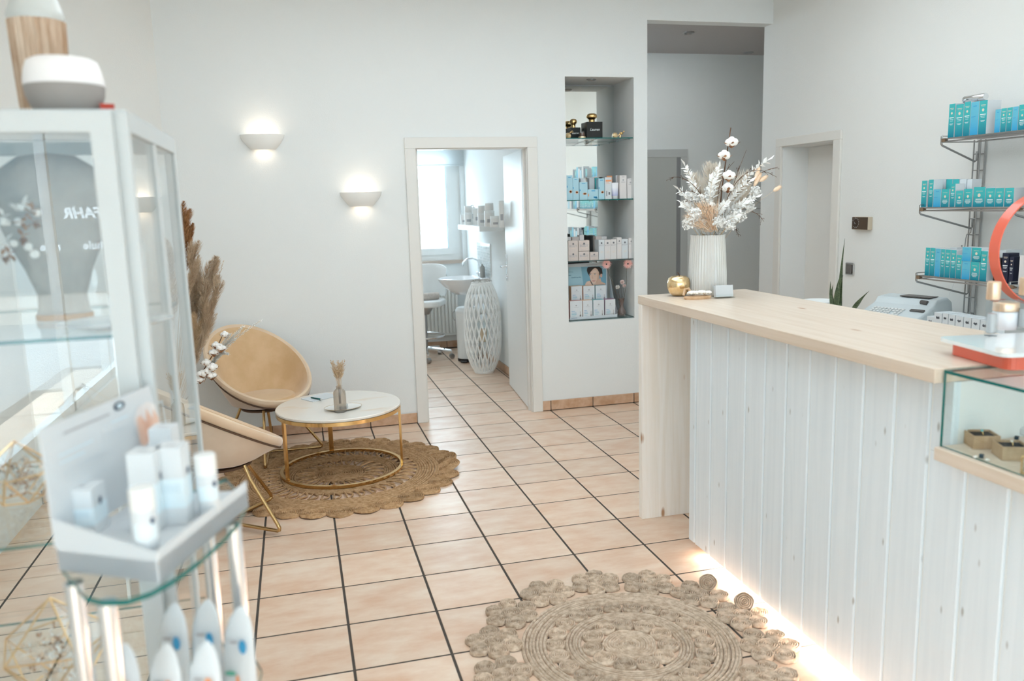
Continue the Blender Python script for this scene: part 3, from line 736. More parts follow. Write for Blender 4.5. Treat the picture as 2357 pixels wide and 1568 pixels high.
# rug under the coffee table: centre mat, looped lattice, braid, lattice, wide braid, petal coils
r1 = rug('jute_rug', .415, .865, 'round jute rug with open lattice rings under the coffee table')
braid_ring(.0, .155, 12, seed=1).build('centre_mat', jute_m, r1)
def lattice(r0, r1_, n, parent, seed):
    R_ = random.Random(seed)
    for k in range(n):
        a = 2*PI*k/n; da = 2*PI/n; b = MB(); pts = []
        sw = da*1.15
        for i in range(9):
            t = i/8; rad = r0+(r1_-r0)*t; an = a + sw*math.sin(PI*t)*.55 + da*.2*t; pts.append((rad*math.cos(an), rad*math.sin(an), .006+.003*math.sin(PI*t)))
        b.tube(pts, .0068, 6, flat=.7)
        pts = [(p_[0]*math.cos(-sw*.55*math.sin(PI*i/8)*.9)-p_[1]*math.sin(-sw*.55*math.sin(PI*i/8)*.9), p_[0]*math.sin(-sw*.55*math.sin(PI*i/8)*.9)+p_[1]*math.cos(-sw*.55*math.sin(PI*i/8)*.9), p_[2]+.004) for i, p_ in enumerate(pts)]
        b.tube(pts, .0062, 6, flat=.7); b.build('cord_loop', jute_m, parent)
lattice(.15, .265, 22, r1, 2)
braid_ring(.26, .36, 7, seed=3).build('braided_ring', jute_m, r1)
lattice(.355, .465, 40, r1, 4)
braid_ring(.46, .60, 9, seed=5).build('braided_ring', jute_m, r1)
cm = [coil_mesh(.073, 7, 26, .013, 1.0, s_).mesh('coil', jute_m) for s_ in range(3)]
for k in range(30):
    a = 2*PI*k/30+.05; o = link('coil', cm[k % 3], r1, (.655*math.cos(a), .655*math.sin(a), .001), a)
    o.rotation_euler = (rnd(-.05, .05), rnd(-.08, .03), a)
    if k in (0, 29): o.rotation_euler = (.12, -.30, a); o.location.z = .012
# front rug: spiral, coil ring, braid, coil ring, wide braid, flower clusters of coils
RX2, RY2 = 1.315, -1.462
r2_ = rug('jute_rug', RX2, RY2, 'round pale jute rug edged with coil flowers in front of the counter')
coil_mesh(.098, 10, 40, .009).build('centre_spiral', jute2_m, r2_)
ca = [coil_mesh(.0405, 5, 22, .0145, 1.0, s_).mesh('coil', jute2_m) for s_ in range(3)]
for k in range(11): a = 2*PI*k/11+.2; link('coil', ca[k % 3], r2_, (.137*math.cos(a), .137*math.sin(a), 0), a)
braid_ring(.176, .232, 5, .011, seed=6).build('braided_ring', jute2_m, r2_)
for k in range(22): a = 2*PI*k/22; link('coil', ca[(k+1) % 3], r2_, (.268*math.cos(a), .268*math.sin(a), 0), a).scale = (.92, .92, 1)
braid_ring(.303, .392, 7, .012, seed=7).build('braided_ring', jute2_m, r2_)
for k in range(14):
    a0 = 2*PI*k/14+.12; cx, cy = .492*math.cos(a0), .492*math.sin(a0)
    o = link('coil', ca[k % 3], r2_, (cx, cy, .001), a0); 
    for j in range(6):
        a = a0 + j*PI/3 + .2*(k % 3-1); rr_ = .070+.004*((j*k) % 3)
        o = link('coil', ca[(k+j) % 3], r2_, (cx+rr_*math.cos(a), cy+rr_*math.sin(a), .001+.0008*((j+k) % 3)), a)
        sc_ = .92+.1*((j*7+k*3) % 5)/5; o.scale = (sc_, sc_, 1); o.rotation_euler = (rnd(-.05, .05), rnd(-.05, .05), a)
        if (k, j) in ((1, 0), (0, 1)): o.rotation_euler = (.2, -.75, a); o.location.z = .026

# coffee table
T = empty('coffee_table', (.435, .935, .0115), label='round marble topped coffee table on gold legs and ring base', cat='coffee table')
marble_m = mat('marble', (.84, .80, .74), .16, coat=.3, var=(.80, .66, .52), vscale=3.2, vdet=8, stretch=(1, 3.2, 1), ramp=(.56, .72))
TR = .372; TH = .405
b = MB(); b.lathe([(0, TH-.018), (TR-.004, TH-.018), (TR, TH-.014), (TR, TH-.004), (TR-.004, TH), (0, TH)], 72, cap0=False, cap1=False); b.build('marble_top', marble_m, T)
def flatring(r0, r1_, z0, z1, n=72):
    b = MB(); b.lathe([(r0, z0), (r1_, z0), (r1_, z1), (r0, z1), (r0, z0)], n, cap0=False, cap1=False); return b
flatring(TR-.016, TR-.001, TH-.040, TH-.0185).build('top_ring', gold_m, T)
flatring(TR-.022, TR-.001, 0, .018).build('base_ring', gold_m, T)
for k, a in enumerate((math.radians(207), math.radians(-12), math.radians(98))):
    M_ = Matrix.Rotation(a, 4, 'Z'); b = MB(); b.box(TR-.0155, TR-.0015, -.014, .014, .0185, TH-.0405, M=M_); bevel(b.build('leg', gold_m, T), .0015, 1)
TT = .0115+TH
# items on the table
p = onz(784, 948, TT); gv = empty('glass_bottle_vase', tuple(p), label='small ribbed glass bottle vase with dried oats on the coffee table', cat='vase')
b = MB(); b.lathe([(.030, 0), (.0345, .004), (.036, .03), (.036, .105), (.033, .122), (.024, .133), (.0165, .138), (.0165, .150), (.019, .154), (.015, .155), (.0145, .139), (.030, .122), (.033, .10), (.033, .01), (0, .007)], 64, rib=.02, ribn=16, cap0=True)
b.build('vase_body', mat('smoky_glass', (.94, .86, .77), .10, trans=.8, ior=1.15, coat=.4), gv)
tuft = empty('dried_oat_bunch', (p.x, p.y, TT+.05), label='short bunch of dried oats in the glass bottle vase', cat='dried grass')
for k in range(16):
    a = rnd(0, 2*PI); q = rnd(.01, .045); h = rnd(.20, .255)
    pts = bez((rnd(-.006, .006), rnd(-.006, .006), 0), (q*.15*math.cos(a), q*.15*math.sin(a), .13), (q*math.cos(a), q*math.sin(a), h), 6); stem(tuft, pts, .0012, straw_m, 'stalk', 4)
    plume(tuft, pts[3], pts[-1]+Vector((0, 0, .01)), .016, 46, straw_m, 'ear', seed=k, hw=.0016, droop=.3)
pl = onz(788, 943, TT); b = MB()
b.lathe([(0, .003), (.055, .002), (.085, .006), (.103, .012), (.105, .013), (.085, .010), (.05, .006), (0, .006)], 48, sx=1.05, sy=.78, cap0=False); 
pl = onz(790, 941, TT)
o = b.build('plate', mat('porcelain', (.84, .83, .80), .25, coat=.3), None, (pl.x, pl.y-.0, TT-.0005), math.radians(8), label='thin oval white plate with gold rim at the front of the coffee table', cat='plate')
b = MB(); b.tube([(.105*1.05*math.cos(a), .105*.78*math.sin(a), .0132) for a in frange(0, 2*PI, 49)[:-1]], .0008, 5, closed=True); b.build('gold_rim', gold_m, o)
tl = onz(789, 941, TT+.012)
t = empty('tealight_glass', (tl.x, tl.y, TT+.0065), label='small clear glass tealight holder on the oval plate', cat='candle holder')
b = MB(); b.lathe([(.024, 0), (.031, .003), (.033, .012), (.031, .032), (.028, .032), (.030, .013), (.028, .006), (0, .006)], 32); b.build('glass_bowl', glass('tealight_clear', (.9, .92, .93), boost=.08), t)
b = MB(); b.lathe([(0, .0065), (.019, .0065), (.019, .018), (0, .018)], 20, cap0=False); b.tube([(0, 0, .018), (0, 0, .024)], .0007, 4); b.build('candle', cotton_m, t)
# paper and pen
A, B2, C2, D2 = [onz(x, y, TT+.001) for x, y in ((693, 919), (720, 926), (778, 912), (752, 905))]
b = MB(); b.add([A, B2, C2, D2]+[q+Vector((0, 0, .003)) for q in (A, B2, C2, D2)], [(0,1,2,3),(4,5,6,7),(0,1,5,4),(1,2,6,5),(2,3,7,6),(3,0,4,7)]); b.build('notepad', paper_m, None, label='white note cards under a pen on the coffee table', cat='notepad')
a_, e_ = onz(715, 915, TT+.009), onz(741, 920, TT+.009)
b = MB(); b.tube([a_, a_.lerp(e_, .04), a_.lerp(e_, .08), a_.lerp(e_, .9)], [.001, .0035, .005, .0048], 10)
pn = b.build('pen', mat('pen_green', (.0, .12, .12), .25), None, label='dark green ballpoint pen on the note cards', cat='pen')
b = MB(); b.tube([a_.lerp(e_, .9), e_], .0048, 10); b.build('pen_end', chrome_m, pn)

# ---- round velvet chairs
velvet_m = mat('velvet_tan', (.62, .41, .22), .85, spec=.2, var=(.72, .50, .30), vscale=5, vdet=5, sheen=.6, bump=.1, bscale=30)
velvet_in_m = velvet_m
cream_m = mat('velvet_cream', (.68, .55, .43), .85, spec=.2, var=(.74, .62, .50), vscale=5, sheen=.6)
pipe_m = mat('piping_brown', (.11, .06, .035), .6)
def shell_pt(u, rad, TL):
    """u angle round the dish (0 = front), rad 0..1 from centre to rim"""
    AX, AY = .29, .305
    x = AX*math.cos(u)*rad; y = AY*math.sin(u)*rad
    zr = .395 + (.81-.395)*((1-math.cos(u))/2)**1.05       # rim height
    return x, y, zr
rim_lit_m = mat('velvet_rim_lit', (.70, .52, .36), .85, spec=.2, var=(.76, .59, .43), vscale=5, sheen=.6)  # tan velvet made paler: light on the padding put into the colour
def make_chair(outer_m, inner_m, label, legrot=0):
    o = empty('round_chair', (0, 0, 0), label=label, cat='chair')
    NU = 56
    def surf(prof, b, mi=0, flip=False):
        vs = []
        for (rad, f, dz) in prof:       # f: 1 at rim, 0 at seat level
            for i in range(NU):
                u = 2*PI*i/NU; x, y, zr = shell_pt(u, rad, 0); x -= .10*f*((1-math.cos(u))/2); z = (.378 + (zr-.378)*f if f >= 0 else .378 + .10*f) + dz
                vs.append((x, y, z))
        fs = [(k*NU+i, k*NU+(i+1) % NU, (k+1)*NU+(i+1) % NU, (k+1)*NU+i) for k in range(len(prof)-1) for i in range(NU)]
        if flip: fs = [f[::-1] for f in fs]
        b.add(vs, fs, mi, True); return vs
    b = MB(); surf([(1.0, .96, -.030), (1.045, .98, -.022), (1.065, 1, -.004), (1.055, 1, .012), (1.015, 1, .020), (.97, .97, .014)], b); b.build('rim_padding', rim_lit_m, o)
    b = MB(); surf([(.97, .97, .014), (.92, .84, .002), (.86, .60, 0), (.78, .30, 0), (.66, .06, 0), (.56, .0, 0)], b)
    b.build('inner_shell', inner_m, o)
    b = MB(); surf([(1.0, .955, -.032), (.975, .86, -.030), (.93, .68, -.026), (.84, .36, -.022), (.70, .0, -.016), (.50, -.28, -.012), (.0001, -.34, -.012)], b, flip=True); b.build('outer_shell', outer_m, o)
    b = MB(); pv = surf([(1.012, .958, -.033)], MB()); b.tube(pv, .0055, 6, closed=True); b.build('piping', pipe_m, o)
    b = MB(); b.lathe([(0, .355), (.180, .355), (.197, .367), (.20, .385), (.188, .399), (.11, .406), (0, .408)], 40, cap0=False, sx=.96, M=Matrix.Translation((.005, 0, 0))); b.build('seat_cushion', inner_m, o)
    # two crossing trapezoid frames of brass tube
    for s_ in (1, -1):
        a = math.radians(45)*s_ + math.radians(legrot); d = Vector((math.cos(a), math.sin(a), 0)); z0 = .011
        def P(q, z): return d*q + Vector((0, 0, z + (.006 if s_ > 0 else 0)))
        pts = [P(.15, .329), P(.18, .26), P(.333, .045), P(.342, .028), P(.340, .016), P(.328, z0), P(.30, z0), P(-.30, z0), P(-.328, z0), P(-.340, .016), P(-.342, .028), P(-.333, .045), P(-.18, .26), P(-.15, .329)]
        b = MB(); b.tube(pts, .0095, 10); b.build('leg_frame', brass_m, o)
    b = MB(); b.lathe([(0, .317), (.15, .317), (.15, .328), (0, .328)], 24, cap0=False); b.build('mounting_disc', pipe_m, o)
    return o
ch1 = make_chair(cream_m, velvet_m, 'round tan velvet chair against the back wall, open towards the room', legrot=13)
ch1.location = (-.015, 1.45, .001); ch1.rotation_euler.z = math.radians(-60); ch1.scale = (1.0, 1.0, 1.0)
ch2 = make_chair(cream_m, velvet_m, 'round cream and tan velvet chair nearest the glass cabinet, seen from its side', legrot=-20)
ch2.location = (-.19, .215, .013); ch2.rotation_euler.z = math.radians(26)

# tall floor vase with pampas behind the cabinet
fv = MB(); fv.lathe([(.075, 0), (.085, .01), (.11, .10), (.115, .22), (.095, .36), (.06, .44), (.055, .48), (.065, .50), (.055, .495), (.05, .45), (0, .44)], 32)
FV = Vector((-.50, .98, 0)); fv.build('floor_vase', mat('stoneware', (.55, .48, .40), .6, var=(.66, .60, .52), vscale=12), None, tuple(FV), label='tall stoneware floor vase behind the glass cabinet', cat='vase')
fb = empty('pampas_bouquet', (FV.x, FV.y, .44), label='tall bouquet of rust and beige pampas grass beside the glass cabinet', cat='dried grass')
def FP(px, py, dy=0): return ony(px, py, FV.y+dy) - fb.location
for k, (x0, y0, x1, y1, w_, n_, mt) in enumerate(((428, 640, 424, 490, .05, 2600, brown_plume_m), (436, 620, 442, 520, .035, 1200, brown_plume_m), (425, 560, 415, 470, .04, 1500, brown_plume_m), (440, 790, 470, 610, .065, 2600, pampas_m), (455, 760, 500, 600, .055, 2200, pampas_m), (425, 780, 440, 640, .06, 2000, pampas_m), (470, 760, 478, 650, .05, 1500, pampas_m), (440, 870, 450, 740, .04, 900, pale_plume_m), (400, 760, 395, 560, .06, 1400, pampas_m), (450, 840, 485, 690, .055, 1800, pampas_m), (435, 860, 455, 730, .05, 1500, straw_m), (465, 800, 505, 640, .05, 1800, pampas_m), (430, 700, 450, 560, .05, 1800, pampas_m))):
    stem(fb, bez((0, 0, 0), FP((x0+400)/2, y0+60)*.6, FP(x0, y0), 6), .0025, straw_m)
    Rp = random.Random(700+k); a_, e_ = FP(x0, y0, -.02*k), FP(x1, y1, -.02*k); L_p = (e_-a_).length
    for q_ in range(9):
        s0 = q_/11; ja = a_.lerp(e_, s0); je = a_.lerp(e_, min(1.05, s0+.42)) + Vector((Rp.uniform(-1, 1), Rp.uniform(-1, 1), Rp.uniform(-.2, .3)))*w_*.85
        plume(fb, ja, je, w_*.55, int(n_*.17), mt, seed=900+k*20+q_, hw=.0008, curl=.5, droop=.15)
for k, (x1, y1) in enumerate(((455, 700), (480, 690), (465, 720), (500, 720), (515, 600))):
    pts = bez((0, 0, 0), FP(440, 860)*.9, FP(x1, y1, -.08), 8); stem(fb, pts, .0012, straw_m, 'stalk', 4); plume(fb, pts[4], pts[-1], .02, 160, straw_m, seed=90+k)
cst2 = [Vector((0, 0, 0)), FP(445, 900, -.1), FP(470, 850, -.14), FP(500, 800, -.16), FP(515, 765, -.16)]
stem(fb, cst2, .004, twig_m)
for k, (x, y, r) in enumerate(((508, 802, .024), (497, 795, .020), (492, 812, .022), (489, 846, .024), (475, 835, .02), (487, 866, .022), (466, 862, .023), (478, 855, .02), (517, 770, .018), (460, 875, .02))): cotton(fb, FP(x, y, -.17), r*1.3, 30+k)
for k, (x, y) in enumerate(((560, 752), (540, 780), (530, 770), (600, 738), (550, 765), (525, 815))):
    pts = bez(FP(470, 880, -.12), FP(500, 800, -.17), FP(x, y, -.18), 8); sprig(fb, pts, .017, .012, 110, white_leaf_m, 60+k, .3, spread=1.6)

# magazine stand, white, between cabinet and front chair
ms = empty('magazine_stand', (-.40, -.42, 0), math.radians(10), label='low white magazine rack with picture covers beside the front chair', cat='magazine rack')
for nm, x0, x1 in (('side_panel', -.14, -.128), ('side_panel', .128, .14)):
    b = MB(); b.prism([(-.09, 0), (.09, 0), (.15, .56), (-.0, .56)], x0, x1, M=Matrix(((0, 0, 1, 0), (1, 0, 0, 0), (0, 1, 0, 0), (0, 0, 0, 1)))); b.build(nm, white_m, ms)
b = MB(); b.box(-.128, .128, -.08, .08, .10, .115); b.box(-.128, .128, .10, .112, .2, .54); b.build('shelf_panel', white_m, ms)
mc = [(.30, .42, .50), (.62, .48, .34), (.72, .74, .74), (.20, .28, .34)]
for k in range(4):
    mg = MB(); mg.box(-.105, .105, -.004, .004, 0, .30)
    o = mg.build('magazine', [paper_m], None, (-.41+.006*k, -.445-.018*k+.05, .118), math.radians(10), label='%s magazine standing in the white magazine rack' % ('rearmost', 'second', 'third', 'front')[k], cat='magazine')
    o.rotation_euler.x = -.12
    g = MB(); g.poly([(-.095, -.0046, .02), (.095, -.0046, .02), (.095, -.0046, .19), (-.095, -.0046, .19)]); g.build('cover_picture', mat('cover', mc[k], .4, var=tuple(min(1, q+.3) for q in mc[k]), vscale=18), o)

# ---- plaster wall lights
sc_m = mat('plaster', (.90, .89, .86), .8)
sc_glow = mat('lamp_glow', (1, .9, .8), .5, emit=(1, .78, .55), estr=1.0)
for k, (cx, z0) in enumerate(((.084, 1.990), (.715, 1.597))):
    lb = ('upper plaster wall light nearest the cabinet, glowing up and down', 'lower plaster wall light nearest the treatment door, glowing up and down')[k]
    o = empty('wall_light', (cx, 1.879, z0), label=lb, cat='wall lamp', group='plaster wall lights')
    b = MB(); H = .098
    b.lathe([(.075, 0), (.088, .010), (.118, .045), (.140, .080), (.1425, H-.006), (.1445, H), (.136, H), (.130, .075), (.108, .042), (.082, .012), (.070, .006)], 40, a0=PI, a1=2*PI, sy=.72, cap0=False, cap1=False)
    b.build('bowl', sc_m, o)
    b = MB(); b.lathe([(.0, .040), (.022, .040), (.024, .05), (.0, .055)], 12, sy=.7, M=Matrix.Translation((0, -.045, 0))); b.build('bulb', sc_glow, o)
    for (dz, rx, en, sx_) in ((.066, PI, .042, .12), (.012, 0, .016, .09)):
        l = bpy.data.lights.new('wall_light_beam', 'AREA'); l.shape = 'RECTANGLE'; l.size = sx_; l.size_y = .03; l.energy = en; l.spread = 2.6; l.color = (1, .82, .64)
        lo = bpy.data.objects.new('wall_light_beam', l); C.objects.link(lo); lo.location = (cx, 1.838, z0+dz); lo.rotation_euler = (rx, 0, 0)
# ================================================================== CARTONS
ink_m = mat('ink_dark', (.16, .17, .19), .6); inkg_m = mat('ink_pale_gold', (.80, .68, .55), .5); inkw_m = mat('ink_white', (.88, .92, .92), .6); inkgr_m = mat('ink_mid', (.42, .42, .44), .6)
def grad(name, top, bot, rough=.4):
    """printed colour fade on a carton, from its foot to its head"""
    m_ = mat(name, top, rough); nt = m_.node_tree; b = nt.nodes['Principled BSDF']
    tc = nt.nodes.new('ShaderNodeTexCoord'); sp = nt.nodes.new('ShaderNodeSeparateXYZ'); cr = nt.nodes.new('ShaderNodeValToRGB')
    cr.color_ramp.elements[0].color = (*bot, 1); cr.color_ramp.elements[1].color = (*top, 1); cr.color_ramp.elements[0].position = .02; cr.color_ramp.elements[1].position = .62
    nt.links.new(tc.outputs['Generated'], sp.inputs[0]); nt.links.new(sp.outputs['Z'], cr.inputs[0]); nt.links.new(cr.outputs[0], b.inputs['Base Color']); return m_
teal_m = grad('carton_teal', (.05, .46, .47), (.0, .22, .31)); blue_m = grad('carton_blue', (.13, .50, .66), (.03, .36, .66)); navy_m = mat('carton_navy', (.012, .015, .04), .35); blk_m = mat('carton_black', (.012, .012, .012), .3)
lblue_m = mat('carton_light_blue', (.42, .66, .76), .45); cartonw_m = mat('carton_white', (.68, .72, .745), .5); beige_m = mat('carton_beige', (.66, .58, .54), .5); greyw_m = mat('carton_grey_white', (.74, .71, .70), .5)
orange_ink = mat('ink_orange', (.86, .38, .18), .5); blue_ink = mat('ink_blue', (.05, .34, .62), .5); teal_ink = mat('ink_teal', (.10, .48, .60), .5)
def carton(loc, yaw, w_, d, h, front, side, prn, label, cat='box', group=None, name='carton', top=None):
    """box resting on loc (centre of its foot); printed face towards its local -Y"""
    b = MB(); b.box(-w_/2, w_/2, -d/2, d/2, 0, h, [1, 1, 0, 1, 1, 1])
    o = b.build(name, [front, side], None, tuple(loc), yaw, label=label, cat=cat, group=group)
    e = -d/2-.0006
    def bars(spec, mt, nm='print'):
        p = MB()
        for (x0, x1, z0, z1) in spec: p.poly([(x0*w_, e, z0*h), (x1*w_, e, z0*h), (x1*w_, e, z1*h), (x0*w_, e, z1*h)])
        return p.build(nm, mt, o)
    def dot(cz, r, mt, cx=0.0):
        p = MB(); p.poly([(cx*w_+r*math.cos(a), e-.0003, cz*h+r*math.sin(a)) for a in frange(0, 2*PI, 15)[:-1]]); return p.build('emblem', mt, o)
    if prn == 'dotted':
        dot(.72, w_*.15, inkg_m); bars([(-.32, .32, .86, .875), (-.26, .26, .83, .84)], inkg_m)
        bars([(-.36, .36, .575, .60), (-.30, .30, .53, .542), (-.24, .24, .49, .50), (-.30, .30, .40, .41), (-.2, .2, .375, .385)], inkw_m)
    elif prn == 'dotted_low':
        dot(.58, w_*.13, inkg_m); bars([(-.28, .28, .78, .80)], inkg_m); bars([(-.30, .30, .37, .40), (-.34, .34, .31, .325), (-.34, .34, .27, .285), (-.28, .28, .23, .245), (-.2, .2, .19, .205)], inkw_m)
    elif prn == 'med':
        bars([(-.22, .22, .855, .885)], blue_ink); bars([(-.4, .15, .55, .565), (-.4, .0, .52, .53)], blue_ink)
    elif prn == 'body':
        dot(.70, w_*.09, ink_m); text('BODY', w_*.30, face_M((0, e-.0003, h*.50)), inkgr_m, o, bold=.0)
        bars([(-.28, .28, .30, .315), (-.22, .22, .25, .262)], inkg_m)
    elif prn == 'body_tall':
        dot(.83, w_*.15, ink_m); text('BODY', w_*.34, face_M((0, e-.0003, h*.71)), inkgr_m, o); bars([(-.2, .22, .40, .41), (-.2, .3, .36, .37), (-.2, .1, .32, .33)], inkg_m)
    elif prn == 'blocks':
        bars([(-.22, .22, .90, .93)], blue_ink); bars([(.02, .3, .28, .40), (-.08, .38, .31, .37)], orange_ink); bars([(-.48, -.36, .5, .58)], blue_ink)
    elif prn == 'blocks_low':
        bars([(-.15, .2, .80, .90)], blue_ink); bars([(-.48, -.4, .32, .58)], orange_ink); bars([(.05, .38, .14, .30), (.2, .42, .08, .2)], blue_ink)
    elif prn == 'orange_top':
        bars([(-.40, .45, .80, .88), (-.35, .1, .76, .775), (-.35, .25, .70, .712)], orange_ink); bars([(.02, .26, .20, .32), (-.3, -.2, .14, .38)], ink_m)
    elif prn == 'plain_dot':
        dot(.80, w_*.13, inkgr_m); bars([(-.3, .3, .70, .72), (-.2, .2, .92, .94)], inkgr_m)
    elif prn == 'ampoule':
        dot(.74, w_*.06, inkgr_m); bars([(-.2, .2, .64, .65)], inkgr_m); bars([(-.38, -.10, .42, .44), (-.38, .0, .34, .355)], blue_ink); bars([(-.38, .02, .26, .285), (-.38, -.06, .17, .185)], teal_ink)
        bars([(.30, .36, .06, .40), (.27, .39, .06, .22)], mat('ink_ampoule', (.52, .50, .50), .4) if 'ink_ampoule' not in MATS else MATS['ink_ampoule'], 'print')
    elif prn == 'tot_top':
        text('tot', w_*.32, face_M((-w_*.02, e-.0003, h-.024)), ink_m, o, bold=.002)
    elif prn == 'tot':
        text('tot', w_*.30, face_M((-w_*.02, e-.0003, h*.52)), ink_m, o, bold=.01)
    return o
ORD = ['first', 'second', 'third', 'fourth', 'fifth', 'sixth', 'seventh', 'eighth', 'ninth', 'tenth', 'eleventh', 'twelfth', 'thirteenth', 'fourteenth']

# ================================================================== NICHE
m_ = MB(); m_.box(2.232, 2.768, 2.272, 2.289, .69, 2.48)
m_.build('niche_mirror', mirror_m, None, label='tall mirror lining the back of the shelf niche', cat='mirror')
sh_z = (2.055, 1.60, 1.142, .690)
shelves = []
for k, z in enumerate(sh_z):
    s = MB(); s.box(2.233, 2.767, 1.888, 2.270, z-.007, z, [0, 0, 1, 1, 1, 1])
    o = s.build('glass_shelf', [glass_case_m, edge_m if k < 2 else mat('dark_edge', (.03, .07, .07), .3) if 'dark_edge' not in MATS else MATS['dark_edge']], None, label='%s glass shelf of the wall niche' % ('topmost', 'second highest', 'third highest', 'lowest')[k], cat='shelf')
    if k < 3:
        for xx in (2.2335, 2.7665):
            for yy in (1.95, 2.18):
                s = MB(); s.tube([(xx, yy, z-.011), (xx-.012*(1 if xx > 2.5 else -1), yy, z-.011)], .003, 6); s.build('shelf_pin', chrome_m, o)
for px, py in ((1361, 183),):
    p = onz(px, py, 2.488); s = MB(); s.lathe([(.036, 0), (.036, -.006), (.028, -.010), (.024, -.004), (0, -.003)], 24, cap0=False); s.build('recessed_spotlight', steel_m, None, (p.x, p.y, 2.4895), label='recessed spotlight in the ceiling of the wall niche', cat='spotlight')
for k, (px, py) in enumerate(((1585, 75), (1723, 121))):
    p = onz(px, py, 2.958); s = MB(); s.lathe([(.048, 0), (.048, -.006), (.036, -.012), (.030, -.004), (0, -.003)], 24, cap0=False); s.build('recessed_spotlight', steel_m, None, (p.x, p.y, 2.9595), label='recessed spotlight in the corridor ceiling, the one %s' % ('nearer the shop', 'farther back')[k], cat='spotlight')
NY = 1.935
def nbox(px0, px1, pyt, z, front, side, prn, label, d=.06, ny=NY, **kw):
    a, b_ = ony(px0, (pyt+460)/2, ny), ony(px1, (pyt+460)/2, ny); t = ony((px0+px1)/2, pyt, ny)
    w_ = (b_.x-a.x)*.985
    return carton(((a.x+b_.x)/2, ny+d/2, z+.0004), 0, w_, d, t.z-z, front, side, prn, label, **kw)
def nz_(zx, zy, ox=1280, oy=150, s=.21053): return ox+s*zx, oy+s*zy
S2 = 1.60
for (x0, x1, yt, fr, sd, pr, lb, d) in (
    (115, 181, 1205, lblue_m, lblue_m, 'blocks', 'tall light blue carton at the left end of the second niche shelf', .05),
    (183, 250, 1230, lblue_m, lblue_m, 'blocks', 'light blue carton with orange flower print, second from the left on the second niche shelf', .05),
    (255, 345, 1280, lblue_m, lblue_m, 'blocks', 'wide light blue carton, third from the left on the second niche shelf', .05),
    (347, 461, 1358, lblue_m, lblue_m, 'blocks_low', 'low wide light blue carton in the middle of the second niche shelf', .05),
    (464, 529, 1240, lblue_m, lblue_m, 'blocks', 'light blue carton beside the white carton with an orange band', .05),
    (534, 608, 1226, cartonw_m, cartonw_m, 'orange_top', 'white carton with an orange printed band on the second niche shelf', .05),
    (697, 771, 1205, greyw_m, greyw_m, 'plain_dot', 'tall grey white carton right of the white tube', .05),
    (778, 848, 1240, greyw_m, greyw_m, 'plain_dot', 'shorter grey white carton at the right end of the second niche shelf', .05)):
    a = nz_(x0, yt); c = nz_(x1, yt); nbox(a[0], c[0], a[1], S2, fr, sd, pr, lb, d, group='cartons on the second niche shelf')
for k, (x0, x1, yt, fr) in enumerate(((255, 300, 1245, cartonw_m), (350, 405, 1238, cartonw_m), (410, 455, 1240, teal_m), (640, 695, 1210, greyw_m), (540, 600, 1215, orange_ink))):
    a = nz_(x0+14, yt); c = nz_(x1+14, yt); nbox(a[0], c[0], a[1]-1, S2, fr, cartonw_m, '', '%s carton of the rear row on the second niche shelf, counted from the left' % ORD[k], .05, NY+.13, group='cartons on the second niche shelf')
# tube standing on its cap
p0, p1 = nz_(612, 1285), nz_(690, 1465); a, c = ony(p0[0], p0[1], NY), ony(p1[0], p0[1], NY); cx = (a.x+c.x)/2; ww = (c.x-a.x); hh = a.z-S2
tb = empty('cream_tube', (cx, NY+.02, S2+.0005), label='white and lilac cream tube standing on its cap on the second niche shelf', cat='tube')
b = MB(); vs = []; N = 16
for z, rx, ry in ((.024, .42, .42), (.05, .44, .38), (hh*.6, .48, .22), (hh-.008, .5, .05), (hh, .5, .05)):
    vs += [(ww*rx*math.cos(2*PI*i/N), ww*ry*math.sin(2*PI*i/N), z) for i in range(N)]
b.add(vs, [(k*N+i, k*N+(i+1) % N, (k+1)*N+(i+1) % N, (k+1)*N+i) for k in range(4) for i in range(N)]+[tuple(range(4*N, 5*N)), tuple(range(N-1, -1, -1))], 0, True); b.build('tube_body', grad('tube_print', (.85, .86, .9), (.46, .50, .72)), tb)
b = MB(); b.lathe([(ww*.34, 0), (ww*.38, .003), (ww*.38, .023)], 18); b.build('cap', cartonw_m, tb)
# third shelf, BODY cartons
S3 = 1.142
def q3(zx, zy): return 1280+.1913*zx, 470+.1913*zy
yb_ = NY
def up(zx, zy): v = q3(zx, zy); return ony(v[0], v[1], yb_)
def nb3(x0, x1, yt, zlow, prn, fr, lb, d=.06, dy=0.0):
    a, c = up(x0, yt), up(x1, yt); return carton(((a.x+c.x)/2+dy*.05, yb_+d/2+dy, zlow+.0004), 0, (c.x-a.x)*.985, d, max(.02, a.z-zlow-.0006), fr, fr, prn, lb, group='beige body care cartons')
for (x0, x1, yt, lb) in ((145, 266, 572, 'square beige body care carton at the lower left of its stack'), (272, 402, 572, 'square beige body care carton at the foot of the second stack'), (408, 508, 580, 'single low beige body care carton right of the two stacks')):
    nb3(x0, x1, yt, S3, 'body', beige_m, lb)
zt = up(200, 571).z+.0005
nb3(145, 264, 442, zt, 'body', beige_m, 'square beige body care carton on top of the leftmost stack'); nb3(270, 401, 440, zt, 'body', beige_m, 'square beige body care carton on top of the second stack')
for k, (x0, x1, yt) in enumerate(((512, 581, 430), (583, 655, 430), (656, 727, 425), (732, 788, 402), (790, 865, 422), (871, 941, 408))):
    nb3(x0, x1, yt, S3, 'body_tall', greyw_m if k % 4 else cartonw_m, '%s of the six tall body care cartons, counted from the stacks' % ORD[k], .09)
for k, (x0, x1, yt) in enumerate(((190, 240, 405), (255, 340, 405), (345, 400, 380), (545, 610, 395), (615, 680, 398))):
    nb3(x0, x1, yt, S3, '', beige_m if k % 2 else greyw_m, '%s carton of the rear row behind the body care cartons' % ORD[k], .06, .14)
